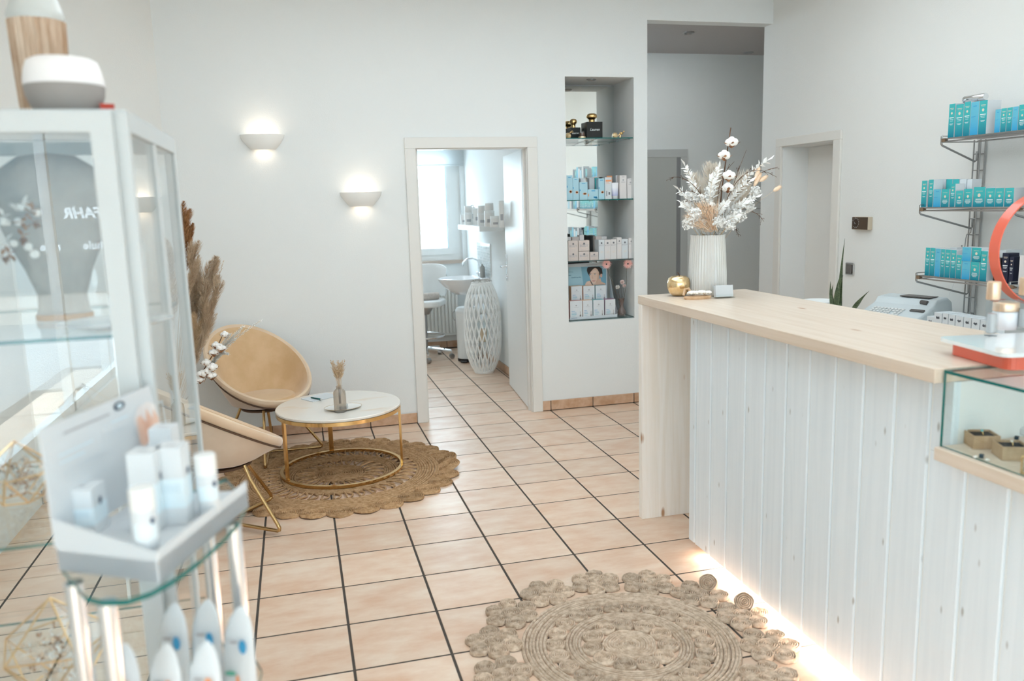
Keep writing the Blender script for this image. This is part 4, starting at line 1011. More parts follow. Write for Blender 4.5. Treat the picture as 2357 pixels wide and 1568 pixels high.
# ampoule display with poster
S4 = .690
pr = empty('ampoule_display', (2.42, 1.95, S4+.0005), label='cardboard shelf display with portrait poster and a low white tray in the lowest niche bay', cat='display')
def pdone(mb, nm, mt, **kw):
    o = mb.build(nm, mt, pr, **kw); o.location = (-2.42, -1.95, -S4-.0005); return o
PY = 2.07
A, D_ = ony(1309, 735, PY), ony(1397, 735, PY); zt = ony(1350, 606, PY).z
b = MB(); b.box(A.x, D_.x+.004, PY, PY+.004, S4+.001, zt); pdone(b, 'back_card', paper_m)
def pp(zx, zy, dy=0): v = q3(zx, zy); return ony(v[0], v[1], PY-.001-dy)
def flat(nm, pts, col, dy): b = MB(); b.poly([pp(x, y, dy) for x, y in pts][::-1]); return pdone(b, nm, mat('print_'+nm, col, .45))
flat('poster_ground', [(150, 760), (602, 745), (604, 985), (150, 985)], (.20, .42, .55), .0004)
flat('poster_ground', [(150, 760), (300, 755), (330, 985), (150, 985)], (.38, .60, .70), .0006)
def blob(nm, cx, cy, rx, ry, col, dy, n=20, rot=0, a0=0, a1=2*PI):
    pts = [(cx+rx*math.cos(a)*math.cos(rot)-ry*math.sin(a)*math.sin(rot), cy+rx*math.cos(a)*math.sin(rot)+ry*math.sin(a)*math.cos(rot)) for a in frange(a0, a1, n+1)[:n + (0 if a1 > 6.2 else 1)]]
    return flat(nm, pts, col, dy)
skin = (.80, .58, .47); hair = (.030, .020, .018)
def w_(pts): return [((25+u/10.776)/.1913, (130+v/10.776)/.1913) for u, v in pts]
def wf2(nm, pts, col, dy): return flat(nm, w_(pts), col, dy)
def wb(nm, cx, cy, rx, ry, col, dy): return wf2(nm, [(cx+rx*math.cos(a), cy+ry*math.sin(a)) for a in frange(0, 2*PI, 17)[:-1]], col, dy)
wf2('poster_neck', [(760, 480), (830, 430), (852, 520), (955, 568), (955, 600), (640, 604), (636, 565), (700, 580)], (.72, .47, .36), .0008)
wf2('poster_shoulders', [(445, 622), (460, 570), (490, 525), (540, 505), (590, 500), (625, 560), (640, 612)], skin, .0008)
wf2('poster_hair', [(498, 200), (520, 160), (660, 150), (800, 150), (868, 200), (886, 320), (850, 365), (800, 365), (620, 420), (560, 390), (512, 310), (495, 250)], hair, .0010)
wb('poster_ear', 850, 372, 28, 48, (.74, .47, .38), .0012)
wf2('poster_face', [(560, 330), (590, 272), (645, 212), (700, 180), (755, 215), (790, 280), (805, 350), (800, 430), (770, 500), (730, 560), (680, 582), (635, 567), (600, 520), (575, 450), (562, 390)], skin, .0014)
wf2('poster_cheek', [(765, 300), (797, 320), (805, 350), (800, 430), (770, 500), (730, 560), (712, 540), (745, 470), (760, 380)], (.70, .45, .33), .0016)
wf2('poster_highlight', [(600, 300), (690, 215), (735, 240), (730, 290), (650, 300)], (.87, .68, .58), .0016)
wf2('poster_hair', [(560, 330), (548, 350), (515, 300), (540, 220), (620, 170), (705, 168), (700, 182), (645, 214), (592, 276)], hair, .0017)
wf2('poster_hair', [(572, 478), (590, 498), (642, 604), (624, 608), (585, 530)], hair, .0017)
for cx in (582, 692):
    wb('poster_eye', cx, 346, 25, 9, (.84, .80, .78), .0018); wb('poster_eye', cx, 345, 11, 9, (.16, .24, .30), .0020)
    wf2('poster_lash', [(cx-28, 346), (cx, 333), (cx+28, 343), (cx, 338)], (.05, .03, .03), .0022); wf2('poster_brow', [(cx-36, 326), (cx-4, 312), (cx+38, 316), (cx, 322)], (.09, .05, .04), .0020)
wf2('poster_nose', [(630, 352), (612, 430), (628, 450), (658, 440), (640, 420)], (.70, .46, .36), .0018)
wf2('poster_lips', [(615, 492), (650, 486), (672, 491), (715, 486), (690, 516), (665, 527), (635, 518)], (.68, .34, .30), .0018)
ink_m3 = mat('ink_navy', (.05, .16, .30), .5)
def fake_line(u0, v0, u1, v1, hgt, n, mt, dy=.001):
    """a line of lettering too small to read in the photo: one short stroke for each letter"""
    b = MB(); st_ = (u1-u0)/n
    for q in range(n):
        a_ = u0+st_*q; c_ = v0+(v1-v0)*q/n; b.poly([pp(x, y, dy) for x, y in w_([(a_, c_), (a_+st_*.6, c_), (a_+st_*.6, c_-hgt), (a_, c_-hgt)])])
    return pdone(b, 'print', mt)
fake_line(490, 120, 760, 108, 22, 14, inkgr_m); fake_line(45, 292, 155, 290, 12, 7, ink_m3); fake_line(45, 380, 105, 376, 22, 3, ink_m3)
o = text('kstoff-Ampullen', .0125, face_M(tuple(pp(243, 882, .001))), ink_m3, pr, bold=.0003, shear=.2); o.location = (-2.42, -1.95, -S4-.0005)
# display tray: front lip, riser, side cheek
FY = 1.915
a, c = ony(1312, 735, FY), ony(1421, 735, FY); zl = ony(1360, 727.5, FY).z
b = MB(); b.box(a.x, c.x, FY, FY+.002, S4+.001, zl); pdone(b, 'front_lip', paper_m)
b = MB(); b.box(a.x, c.x, FY+.004, PY-.004, S4+.0006, S4+.003); pdone(b, 'tray_floor', paper_m)
b = MB(); b.box(a.x+.004, c.x-.012, 1.995, PY-.006, S4+.0035, S4+.128); pdone(b, 'riser', paper_m)
b = MB(); b.prism([(FY+.003, S4+.0035), (PY-.006, S4+.0035), (PY-.006, S4+.30), (1.99, S4+.135), (FY+.003, S4+.05)], c.x-.002, c.x, M=Matrix(((0, 0, 1, 0), (1, 0, 0, 0), (0, 1, 0, 0), (0, 0, 0, 1)))); pdone(b, 'side_cheek', paper_m)
for x0_, x1_, z0_, n_, mt_ in ((c.x-.105, c.x-.008, S4+.024, 17, inkgr_m), (a.x+.012, a.x+.060, S4+.011, 10, ink_m3)):
    b = MB(); st_ = (x1_-x0_)/n_
    for q in range(n_): b.poly([(x0_+st_*q, FY-.0008, z0_), (x0_+st_*(q+.6), FY-.0008, z0_), (x0_+st_*(q+.6), FY-.0008, z0_+.005), (x0_+st_*q, FY-.0008, z0_+.005)])
    pdone(b, 'print', mt_)
for k, (x0, x1, yt) in enumerate(((165, 318, 1170), (321, 440, 1162), (445, 580, 1156), (588, 715, 1150))):
    v0, v1 = q3(x0, yt), q3(x1, yt); yy = 1.922; A_, C_ = ony(v0[0], v0[1], yy), ony(v1[0], v1[1], yy)
    carton(((A_.x+C_.x)/2, yy+.03, S4+.0042), 0, (C_.x-A_.x)*.97, .058, A_.z-S4-.0042, cartonw_m, mat('carton_lid_%d' % k, ((.55, .25, .22), (.80, .50, .30), (.10, .35, .38), (.35, .14, .26))[k], .5), 'ampoule', '%s white ampoule carton in the front row of the display' % ORD[k], group='ampoule cartons')
for k, (x0, x1, yt) in enumerate(((180, 316, 992), (326, 466, 988), (472, 604, 982))):
    v0, v1 = q3(x0, yt), q3(x1, yt); yy = 1.997; A_, C_ = ony(v0[0], v0[1], yy), ony(v1[0], v1[1], yy); z0 = S4+.1286
    carton(((A_.x+C_.x)/2, yy+.03, z0), 0, (C_.x-A_.x)*.97, .056, A_.z-z0, cartonw_m, ('dummy', MATS['carton_lid_1'], MATS['carton_lid_2'])[min(2, max(1, k))], 'ampoule', '%s white ampoule carton in the raised rear row of the display' % ORD[k], group='ampoule cartons')
# perfume cubes with gold knobs, dome bottle, gold figures
S1 = 2.055
def cube_perfume(zx0, zx1, zyt, ny, label, sc=1):
    a, c = ony(*nz_(zx0, zyt), ny), ony(*nz_(zx1, zyt), ny); w_ = c.x-a.x; h = a.z-S1; cx = (a.x+c.x)/2
    o = empty('perfume_factice', (cx, ny+w_*.5, S1+.0004), label=label, cat='perfume bottle')
    b = MB(); b.box(-w_/2, w_/2, -w_/2, w_/2, 0, h); bevel(b.build('bottle_cube', blk_m, o), .002, 2)
    text('Lauren', w_*.22, face_M((0, -w_/2-.001, h*.52)), inkw_m, o, shear=.3)
    b = MB(); r = w_*.20
    b.lathe([(r, h), (r, h+.006), (r*.92, h+.008), (r*.92, h+.022), (r*1.05, h+.026), (r*1.55, h+.036), (r*1.62, h+.046), (r*1.45, h+.058), (r*.9, h+.066), (0, h+.068)], 28); b.build('gold_knob', gold_m, o)
cube_perfume(335, 508, 620, NY, 'large black cube perfume bottle with gold knob on the top niche shelf')
cube_perfume(150, 268, 682, NY+.10, 'built reflection of the large black cube bottle, behind the dome bottle')  # solid copy standing in for the large cube's mirror image
a = ony(*nz_(295, 785), NY-.0); o = empty('dome_bottle', (a.x, NY+.02, S1+.0004), label='small domed amber bottle on a gold foot on the top niche shelf', cat='perfume bottle')
b = MB(); b.lathe([(.030, 0), (.031, .004), (.029, .012), (.026, .014)], 28); b.build('foot', mat('pale_gold', (.85, .68, .45), .25, .8), o)
b = MB(); b.lathe([(.0245, .0145), (.0245, .04), (.020, .056), (.010, .066), (0, .068)], 28); b.build('dome', glass('dome_glass', (.9, .9, .9), boost=.05), o)
b = MB(); b.lathe([(0, .015), (.021, .015), (.021, .040), (0, .042)], 24, cap0=False); b.build('perfume', mat('amber', (.10, .03, .01), .1, coat=.5), o)
def faceted(nm, p, label, r=.024):
    o = empty(nm, tuple(p), label=label, cat='ornament')
    b = MB(); b.lathe([(r*.6, 0), (r*.95, r*.45), (r*1.0, r*.9), (r*.7, r*1.5), (r*.35, r*1.7)], 7); b.build('flask', mat('gold_glass', (.80, .60, .34), .08, .5, coat=.5) if 'gold_glass' not in MATS else MATS['gold_glass'], o)
    return o
a = ony(*nz_(655, 788), NY); o = faceted('gold_flask', (a.x, NY+.02, S1+.0004), 'faceted gold glass flask right of the large black cube')
a = ony(*nz_(710, 788), NY); o = empty('bird_figurine', (a.x, NY+.02, S1+.0004), label='small gold bird shaped stopper leaning beside the gold flask', cat='ornament')
b = MB(); b.tube([(0, 0, 0), (.004, 0, .025)], .006, 8, r2=.004); b.sphere((.012, 0, .036), .012, 10, 8, sx=1.35, sz=.9); b.sphere((.032, 0, .049), .0065, 8, 6); b.tube([(-.004, 0, .030), (-.012, 0, .018)], .004, 6, r2=.002); b.build('body', gold_m, o)
a = ony(*nz_(140, 788), NY); o = faceted('gold_flask', (a.x, NY+.015, S1+.0004), 'gold glass flask with ring stopper at the left end of the top shelf')
b = MB(); b.tube([(.014, 0, .042), (.024, 0, .046)], .005, 8); b.tube([(.031+.007*math.cos(t), 0, .047+.007*math.sin(t)) for t in frange(0, 2*PI, 13)[:-1]], .002, 6, closed=True); b.build('ring_stopper', gold_m, o)
# glass vase with gerberas and carnations
a = ony(*q3(790, 1350), 1.98); GV = Vector((a.x, 1.98, S4+.0004))
vz = MB(); vz.lathe([(.022, 0), (.030, .004), (.036, .022), (.030, .042), (.016, .062), (.013, .082), (.017, .11), (.024, .132), (.026, .134), (.0225, .131), (.015, .11), (.011, .082), (.014, .062), (.027, .042), (.032, .022), (0, .008)], 32, rib=.03, ribn=8)
vz.build('vase', mat('rose_glass', (.62, .47, .42), .06, trans=.75, ior=1.25, coat=.4), None, tuple(GV), label='small waisted glass vase with flowers in the lowest niche bay', cat='vase')
fl = empty('flower_bunch', (GV.x, GV.y, S4+.03), label='two pink gerberas and three pale carnations in the small niche vase', cat='flowers')
def GP(zx, zy, y=1.96): v = q3(zx, zy); return ony(v[0], v[1], y) - fl.location
pink = mat('petal_pink', (.86, .38, .34), .7, var=(.93, .62, .56), vscale=60); pale = mat('petal_pale', (.88, .66, .62), .7, var=(.95, .88, .85), vscale=60); whp = mat('petal_white', (.86, .84, .80), .7)
for k, (zx, zy, mid) in enumerate(((602, 722, (680, 940)), (860, 718, (850, 930)))):
    hd = GP(zx, zy, 1.93 if k == 0 else 1.915); stm = [Vector((0, 0, 0)), GP(*mid), GP((zx+mid[0])/2-8, (zy+mid[1])/2), hd]; stem(fl, stm, .0022, mat('stem_brown', (.12, .09, .06), .7) if 'stem_brown' not in MATS else MATS['stem_brown'])
    b = MB()
    for ring, (rr_, n_, w_) in enumerate(((.043, 20, .0075), (.034, 16, .0068), (.022, 12, .006))):
        for j in range(n_):
            a = 2*PI*j/n_+ring*.1; d = Vector((math.cos(a), -.22-.12*ring, math.sin(a))); leaflet(b, hd+d*.004+Vector((0, -.002*ring, 0)), d, (0, -1, 0), rr_*rnd(.92, 1.05), w_)
    g = b.build('gerbera_petals', pink, fl); b = MB(); b.sphere(hd+Vector((0, -.008, 0)), .0062, 10, 6, sy=.6); b.build('gerbera_eye', blk_m, g)
for k, (zx, zy, r, mt) in enumerate(((795, 940, .019, pale), (740, 1000, .017, whp), (822, 985, .014, pale))):
    c_ = GP(zx, zy, 1.945); stem(fl, bez((0, 0, 0), Vector((c_.x*.3, 0, c_.z*.5)), c_, 6), .002, MATS['stem_brown']); b = MB()
    R2_ = random.Random(k)
    for j in range(90):
        d = Vector((R2_.uniform(-1, 1), R2_.uniform(-1, 1), R2_.uniform(-.5, 1))).normalized(); leaflet(b, c_+d*r*.35, d+Vector((R2_.uniform(-.4, .4), R2_.uniform(-.4, .4), 0)), (R2_.random(), R2_.random(), .3), r*.72, r*.55)
    b.build('carnation', mt, fl)
# ================================================================== WIRE WALL RACK
YP = -.222
def wire_rack(yp, label, z0=.60, z1=2.6, ztops=(1.868, 1.505, 1.137)):
    o = empty('wall_rack_post', (RWX-.02, yp, z0), label=label, cat='rack post', group='wire rack uprights')
    def pt(mb, nm): q = mb.build(nm, steel_m, o); q.location = (-RWX+.02, -yp, -z0); return q
    for dy in (-.022, .022):
        b = MB()
        for dx in (-.008, -.040): b.tube([(RWX+dx, yp+dy, z0), (RWX+dx, yp+dy, z1 if False else 1.86)], .0045, 6)
        pt(b, 'upright_wire')
    b = MB(); z = z0+.04
    while z < 1.86: b.tube([(RWX-.008, yp-.022, z), (RWX-.008, yp+.022, z)], .003, 5); b.tube([(RWX-.040, yp-.022, z), (RWX-.040, yp+.022, z)], .003, 5); z += .088
    pt(b, 'rungs')
    for z, xf in zip(ztops, (3.655, 3.54, 3.54)):
        b = MB()
        b.tube([(xf, yp, z+.012), (xf, yp, z-.030), (xf+.006, yp, z-.038), (RWX-.05, yp, z-.125), (RWX-.040, yp, z-.118), (RWX-.040, yp, z-.07)], .0055, 8); b.tube([(xf, yp, z-.020), (RWX-.04, yp, z-.020)], .0035, 6)
        b.tube([(xf, yp, z+.012), (RWX-.04, yp, z+.012)], .0025, 6); pt(b, 'bracket')
    return o
wire_rack(YP, 'chrome wire ladder post at the end of the wall shelves nearest the door')
wire_rack(-.835, 'chrome wire ladder post behind the orange ring')
wire_rack(-1.45, 'third chrome wire ladder post, nearest the shop window')
def wire_shelf(y0, y1, z, xf, label):
    o = empty('wire_shelf', (xf, y1, z), label=label, cat='shelf', group='wire wall shelves')
    b = MB(); ya, yb = y0+.008, y1-.008
    for x in (xf+.004, RWX-.05): b.tube([(x, ya, z-.004), (x, yb, z-.004)], .004, 6); b.tube([(x, ya, z-.018), (x, yb, z-.018)], .004, 6)
    q = b.build('rails', steel_m, o); q.location = (-xf, -y1, -z)
    b = MB(); n = int((yb-ya)/.022)
    for k in range(n+1): y = ya+(yb-ya)*k/n; b.tube([(xf+.004, y, z-.0016), (RWX-.05, y, z-.0016)], .0015, 4)
    q = b.build('cross_wires', steel_m, o); q.location = (-xf, -y1, -z)
    for y in (ya+.006, yb-.006):
        b = MB(); b.box(xf-.004, xf+.016, y-.012, y+.012, z-.020, z-.002)
        q = b.build('clamp', mat('clamp_brown', (.20, .13, .08), .5) if 'clamp_brown' not in MATS else MATS['clamp_brown'], o); q.location = (-xf, -y1, -z)
SZ = (1.868, 1.505, 1.137); SX = (3.655, 3.54, 3.54)
for k in range(3):
    nm = ('top', 'middle', 'bottom')[k]
    wire_shelf(-.835, YP, SZ[k], SX[k], '%s wire shelf of the wall rack, bay nearest the door' % nm); wire_shelf(-1.45, -.835, SZ[k], SX[k], '%s wire shelf of the wall rack, bay nearest the shop window' % nm)
YAW = -PI/2
def rbox(px0, px1, pyt, xf, z, front, side, prn, label, d=.07, dz=0, **kw):
    ym = (pyt+onxpy(px0, xf, z))/2; a, c = onx(px0, ym, xf), onx(px1, ym, xf); t = onx((px0+px1)/2, pyt, xf)
    w_ = abs(a.y-c.y)
    return carton((xf+d/2, (a.y+c.y)/2, z+.0003), YAW, w_*.975, d, max(.02, t.z-z), front, side, prn, label, **kw)
def onxpy(px, xf, z):
    """photo row of the shelf height z in column px on the plane x = xf"""
    lo, hi = -500, 2500
    for _ in range(40):
        m2 = (lo+hi)/2
        if onx(px, m2, xf).z > z: lo = m2
        else: hi = m2
    return lo
def a1(zx, zy): return 2080+.1913*zx, 200+.1913*zy
def a2(zx, zy): return 2080+.2232*zx, 480+.2232*zy
XF = 3.672
G1 = 'teal and blue cartons on the top wire shelf'
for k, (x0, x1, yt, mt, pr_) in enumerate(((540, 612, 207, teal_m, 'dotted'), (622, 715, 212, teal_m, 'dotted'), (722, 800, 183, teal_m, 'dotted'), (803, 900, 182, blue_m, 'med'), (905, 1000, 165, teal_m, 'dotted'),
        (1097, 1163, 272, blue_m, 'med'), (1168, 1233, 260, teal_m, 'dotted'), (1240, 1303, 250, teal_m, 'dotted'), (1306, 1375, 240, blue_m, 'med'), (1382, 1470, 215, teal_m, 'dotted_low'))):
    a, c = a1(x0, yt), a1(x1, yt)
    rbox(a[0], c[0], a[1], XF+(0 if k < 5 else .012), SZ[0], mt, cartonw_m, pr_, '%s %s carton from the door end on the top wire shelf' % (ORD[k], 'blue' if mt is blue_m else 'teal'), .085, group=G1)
q = onx(*a1(980, 150), 3.74)
b = MB(); b.lathe([(.017, 0), (.019, .004), (.019, .135), (.017, .139)], 20, M=Matrix.Translation((3.80, -.30, SZ[0]+.020)) @ Matrix.Rotation(PI/2, 4, 'X'))
cn = b.build('metal_tin', chrome_m, None, label='cylindrical metal tin lying on the tall cartons of the top wire shelf', cat='tin'); cn.location.z = onx(*a1(905, 165), XF).z - SZ[0] + .001 ; cn.location.x = -.085; cn.location.y = .0
XM = 3.562; G2 = 'teal cartons on the middle wire shelf'
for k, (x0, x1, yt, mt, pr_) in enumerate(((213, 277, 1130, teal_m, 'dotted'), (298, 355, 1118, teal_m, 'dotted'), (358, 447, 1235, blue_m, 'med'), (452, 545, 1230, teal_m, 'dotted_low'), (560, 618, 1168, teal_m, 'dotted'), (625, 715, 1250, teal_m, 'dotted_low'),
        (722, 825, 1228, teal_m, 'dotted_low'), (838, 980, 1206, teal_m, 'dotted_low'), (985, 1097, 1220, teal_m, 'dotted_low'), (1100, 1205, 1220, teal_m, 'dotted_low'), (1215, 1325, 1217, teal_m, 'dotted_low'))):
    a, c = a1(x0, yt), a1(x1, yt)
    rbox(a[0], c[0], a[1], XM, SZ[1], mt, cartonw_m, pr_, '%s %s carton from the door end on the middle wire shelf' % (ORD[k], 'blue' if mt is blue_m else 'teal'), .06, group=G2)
for k, (x0, x1) in enumerate(((357, 423), (428, 498), (505, 580), (586, 662), (668, 748), (756, 815))):
    a, c = a1(x0, 1112), a1(x1, 1112)
    rbox(a[0], c[0], a[1], XM+.085, SZ[1], teal_m if k in (2, 3) else cartonw_m, cartonw_m, '', '%s tall pale carton in the rear row of the middle wire shelf' % ORD[k], .06, group='pale cartons behind the teal ones')
XB = 3.562; G3 = 'cartons on the bottom wire shelf'
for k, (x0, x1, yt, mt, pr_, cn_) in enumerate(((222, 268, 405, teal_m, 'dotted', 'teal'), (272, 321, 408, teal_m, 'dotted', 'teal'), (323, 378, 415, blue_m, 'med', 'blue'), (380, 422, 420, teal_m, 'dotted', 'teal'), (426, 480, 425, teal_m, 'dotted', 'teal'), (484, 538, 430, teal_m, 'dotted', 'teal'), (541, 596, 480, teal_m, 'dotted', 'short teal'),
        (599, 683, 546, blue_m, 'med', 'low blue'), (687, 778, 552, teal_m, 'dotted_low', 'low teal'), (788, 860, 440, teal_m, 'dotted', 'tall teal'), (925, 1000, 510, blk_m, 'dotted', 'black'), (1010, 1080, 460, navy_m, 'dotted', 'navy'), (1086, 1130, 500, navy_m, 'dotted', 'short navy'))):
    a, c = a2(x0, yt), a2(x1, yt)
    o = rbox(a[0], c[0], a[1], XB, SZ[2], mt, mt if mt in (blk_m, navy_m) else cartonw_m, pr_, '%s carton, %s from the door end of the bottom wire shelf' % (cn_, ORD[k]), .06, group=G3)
    if k in (7, 8):
        zt = o.location.z + o.dimensions.z
        bb = max(v[2] for v in o.bound_box); x0_, x1_, yt_ = ((603, 696, 400), (702, 800, 405))[k-7]; a, c = a2(x0_, yt_), a2(x1_, yt_)
        rbox(a[0], c[0], a[1], XB, SZ[2]+bb+.0006, mt, cartonw_m, 'med' if k == 7 else 'dotted_low', '%s carton stacked on top of its twin on the bottom wire shelf' % ('blue', 'teal')[k-7], .06, group=G3)
for k in range(9):
    y = -.27-.052*k; carton((XB+.12, y, SZ[2]+.0003), YAW, .048, .10, .140+.006*(k % 3), cartonw_m, cartonw_m, '', '%s pale carton in the rear row of the bottom wire shelf' % ORD[k], group='pale cartons behind the teal ones')
# second bay, which the niche mirror shows
MC = (teal_m, blue_m, cartonw_m, lblue_m, greyw_m, navy_m)
for lv in range(3):
    for k in range(8):
        y = -.885-.066*k; mt = MC[(k*5+lv*2) % 6]
        carton((SX[lv]+.06, y, SZ[lv]+.0003), YAW, .052, .075, .10+.02*((k+lv) % 3), mt, cartonw_m, 'dotted' if mt is teal_m else '', '%s carton from the ring side in the window bay of the %s wire shelf' % (ORD[k], ('top', 'middle', 'bottom')[lv]), group='cartons in the window bay')
# hook hanging from the middle bracket
p = onx(2236, 520, 3.885); b = MB()
b.tube([(3.885, YP, 1.385), (3.885, YP+.002, 1.355), (3.885, YP+.028, 1.345), (3.885, YP+.034, 1.32), (3.885, YP+.038, 1.26), (3.885, YP+.048, 1.245), (3.885, YP+.058, 1.255), (3.885, YP+.06, 1.285)], .003, 6)
b.build('wire_hook', steel_m, None, label='small dark S hook hanging from the middle shelf bracket', cat='hook')
b = MB(); b.tube([(3.886, YP+.048, 1.244), (3.90, YP+.10, 1.10), (3.92, YP+.22, .86)], .0010, 4); b.build('thin_cord', white_m, None, label='thin pale cord running from the hook to the cash register', cat='cord')

# ================================================================== BACK DESK WITH TILL
DZ = .80
dk = empty('back_desk', (3.60, -.6, 0), label='low white desk behind the counter along the right wall', cat='desk')
b = MB(); b.box(-.32, .325, -1.55, 1.02, DZ-.03, DZ); b.build('desk_top', white_m, dk)
for y in (-1.5, -.2, .98): b = MB(); b.box(-.28, .32, y-.015, y+.015, 0, DZ-.0305); b.build('support_panel', white_m, dk)
# cash register
# fitted to its outline in the photograph
RP = Vector((3.58, -.05, DZ+.0005)); reg = empty('cash_register', tuple(RP), math.radians(-72), label='pale grey cash register with a sloping keyboard behind the counter', cat='cash register')
regm = mat('till_grey', (.62, .68, .70), .45); keym = mat('till_key', (.72, .73, .72), .5); kd = mat('till_dark', (.10, .09, .085), .4)
b = MB(); prf = [(-.20, 0), (-.20, .055), (-.17, .075), (.04, .150), (.07, .182), (.18, .19), (.225, .165), (.24, .10), (.24, 0)]
b.prism(prf, -.185, .185, M=Matrix(((0, 0, 1, 0), (1, 0, 0, 0), (0, 1, 0, 0), (0, 0, 0, 1)))); bevel(b.build('housing', regm, reg), .012, 3)
sl = math.atan2(.075, .21); KM = Matrix.Translation((0, -.17, .0755)) @ Matrix.Rotation(sl, 4, 'X')
km = MB(); km.cbox(-.0085, .0085, -.0075, .0075, .001, .007, .0015); kmesh = km.mesh('key', keym)
for r_ in range(6):
    for c_ in range(9):
        if c_ in (6,) and r_ < 4: continue
        o = link('key', kmesh, reg); o.matrix_local = KM @ Matrix.Translation((-.125+.0215*c_, .035+.0225*r_, 0))
b = MB(); b.box(-.15, .085, .05, .0, .0, .0)
b = MB(); b.box(-.05, .13, .085, .175, .001, .006, M=Matrix.Translation((0, 0, .187))); b.build('printer_lid', kd, reg)
b = MB(); b.tube([(.10, .055, .168), (.14, .050, .166)], .014, 8); b.build('key_switch', kd, reg)
b = MB(); b.box(.09, .17, .14, .16, .001, .008, M=KM); b.build('display', kd, reg)
# row of small white boxes printed "tot"
for k, (px0, px1, pyt) in enumerate(((2131, 2148, 728), (2148, 2166, 719), (2167, 2180, 721), (2181, 2196, 724), (2197, 2215, 727), (2216, 2233, 730), (2234, 2253, 733), (2254, 2275, 737))):
    z = .925; xf = 3.31
    a, c = onx(px0, pyt+15, xf), onx(px1, pyt+15, xf)
    carton((xf+.05, (a.y+c.y)/2, DZ+.0008), YAW, abs(a.y-c.y)*.97, .09, onx(px0, pyt, xf).z-DZ, cartonw_m, cartonw_m, 'tot_top', '%s small white carton, counted from the cash register' % ORD[k], group='small white cartons behind the counter')
# snake plant in a pot behind the counter
SP = Vector((3.42, .47, 0))
pot = empty('snake_plant', (SP.x, SP.y, DZ+.0008), label='snake plant with dark upright leaves behind the counter', cat='plant')
b = MB(); b.lathe([(.075, 0), (.08, .005), (.10, .12), (.105, .125), (.10, .13), (.09, .12), (.085, .105), (0, .10)], 28); b.build('pot', white_m, pot)
def PP(px, py, x=3.42): return onx(px, py, x) - pot.location
for k, (x0, y0, x1, y1, ww) in enumerate(((1948, 720, 1945, 549, .030), (1930, 720, 1912, 648, .034), (1937, 720, 1932, 640, .036), (1940, 720, 1941, 633, .03), (1985, 725, 2001, 670, .036), (1925, 720, 1918, 655, .03))):
    a, c = PP(x0, y0), PP(x1, y1); base = Vector((a.x*.6, a.y*.8, .10)); ax = (c-base); b = MB(); vs = []
    for i in range(9):
        t_ = i/8; p = base.lerp(c, t_)+Vector((0, .012*math.sin(t_*3), 0)); w2 = ww*1.3*(1-t_**3)*(.55+.45*math.sin(PI*min(1, t_*1.2+.15))); 
        vs += [p+Vector((-.006*(1-t_), -w2*.5, 0)), p+Vector((.010*(1-t_)+.001, 0, 0)), p+Vector((-.006*(1-t_), w2*.5, 0)), p+Vector((.004*(1-t_), 0, 0))]
    b.add(vs, [(i*4+k2, i*4+(k2+1) % 4, (i+1)*4+(k2+1) % 4, (i+1)*4+k2) for i in range(8) for k2 in range(4)], 0, True); b.build('leaf', green_m, pot)
# thermostat and switch on the right wall
th = empty('thermostat', (RWX-.0005, .72, 1.35), label='brown room thermostat on the right wall beside the door frame', cat='thermostat')
a, c = onx(1969, 530, RWX-.035), onx(2008, 503, RWX-.035)
b = MB(); b.cbox(-.035, 0, -.075, .085, 0, .085, .002); b.build('housing', mat('thermostat_beige', (.60, .50, .38), .5), th)
b = MB(); b.box(-.0375, -.0355, -.073, .083, .002, .083); b.build('front_plate', mat('thermostat_brown', (.085, .055, .035), .4), th)
b = MB(); b.lathe([(.026, 0), (.024, .006), (0, .007)], 28, M=Matrix.Translation((-.0378, .045, .045)) @ Matrix.Rotation(-PI/2, 4, 'Y')); d = b.build('dial', mat('dial_brown', (.05, .03, .02), .3), th)
b = MB()
for k in range(11): a_ = .5+2*PI*k/13; b.poly([(-.0385, .045+.031*math.cos(a_)+dx, .045+.031*math.sin(a_)+dz) for dx, dz in ((-.002, -.002), (.002, -.002), (.002, .002), (-.002, .002))])
b.poly([(-.0455, .038, .038), (-.0455, .041, .036), (-.0455, .055, .056)]); b.build('scale_marks', inkw_m, th)
sw = empty('light_switch', (RWX-.0005, .85, 1.035), label='brushed steel light switch on the right wall behind the snake plant', cat='switch')
b = MB(); b.cbox(-.010, 0, -.042, .042, 0, .085, .003); b.build('plate', chrome_m, sw); b = MB(); b.cbox(-.018, -.0105, -.030, .030, .012, .073, .003); b.build('rocker', mat('switch_dark', (.22, .20, .19), .3, .6), sw)
# coat hanger in the corridor
hg = MB(); cx_, cz_ = onz(1740, 470, 1.62).x, 1.62
hp = ony(1740, 470, 3.44); b = MB(); x, z = hp.x, hp.z
b.tube([(x-.16, 3.44, z-.045), (x+.16, 3.44, z-.045), (x, 3.44, z+.035)], .004, 6, closed=True); b.tube([(x, 3.44, z+.035), (x, 3.44, z+.06), (x+.015, 3.445, z+.075), (x+.01, 3.47, z+.08), (x, 3.479, z+.08)], .003, 6)
b.build('clothes_hanger', steel_m, None, label='wire clothes hanger on the corridor wall', cat='hanger')
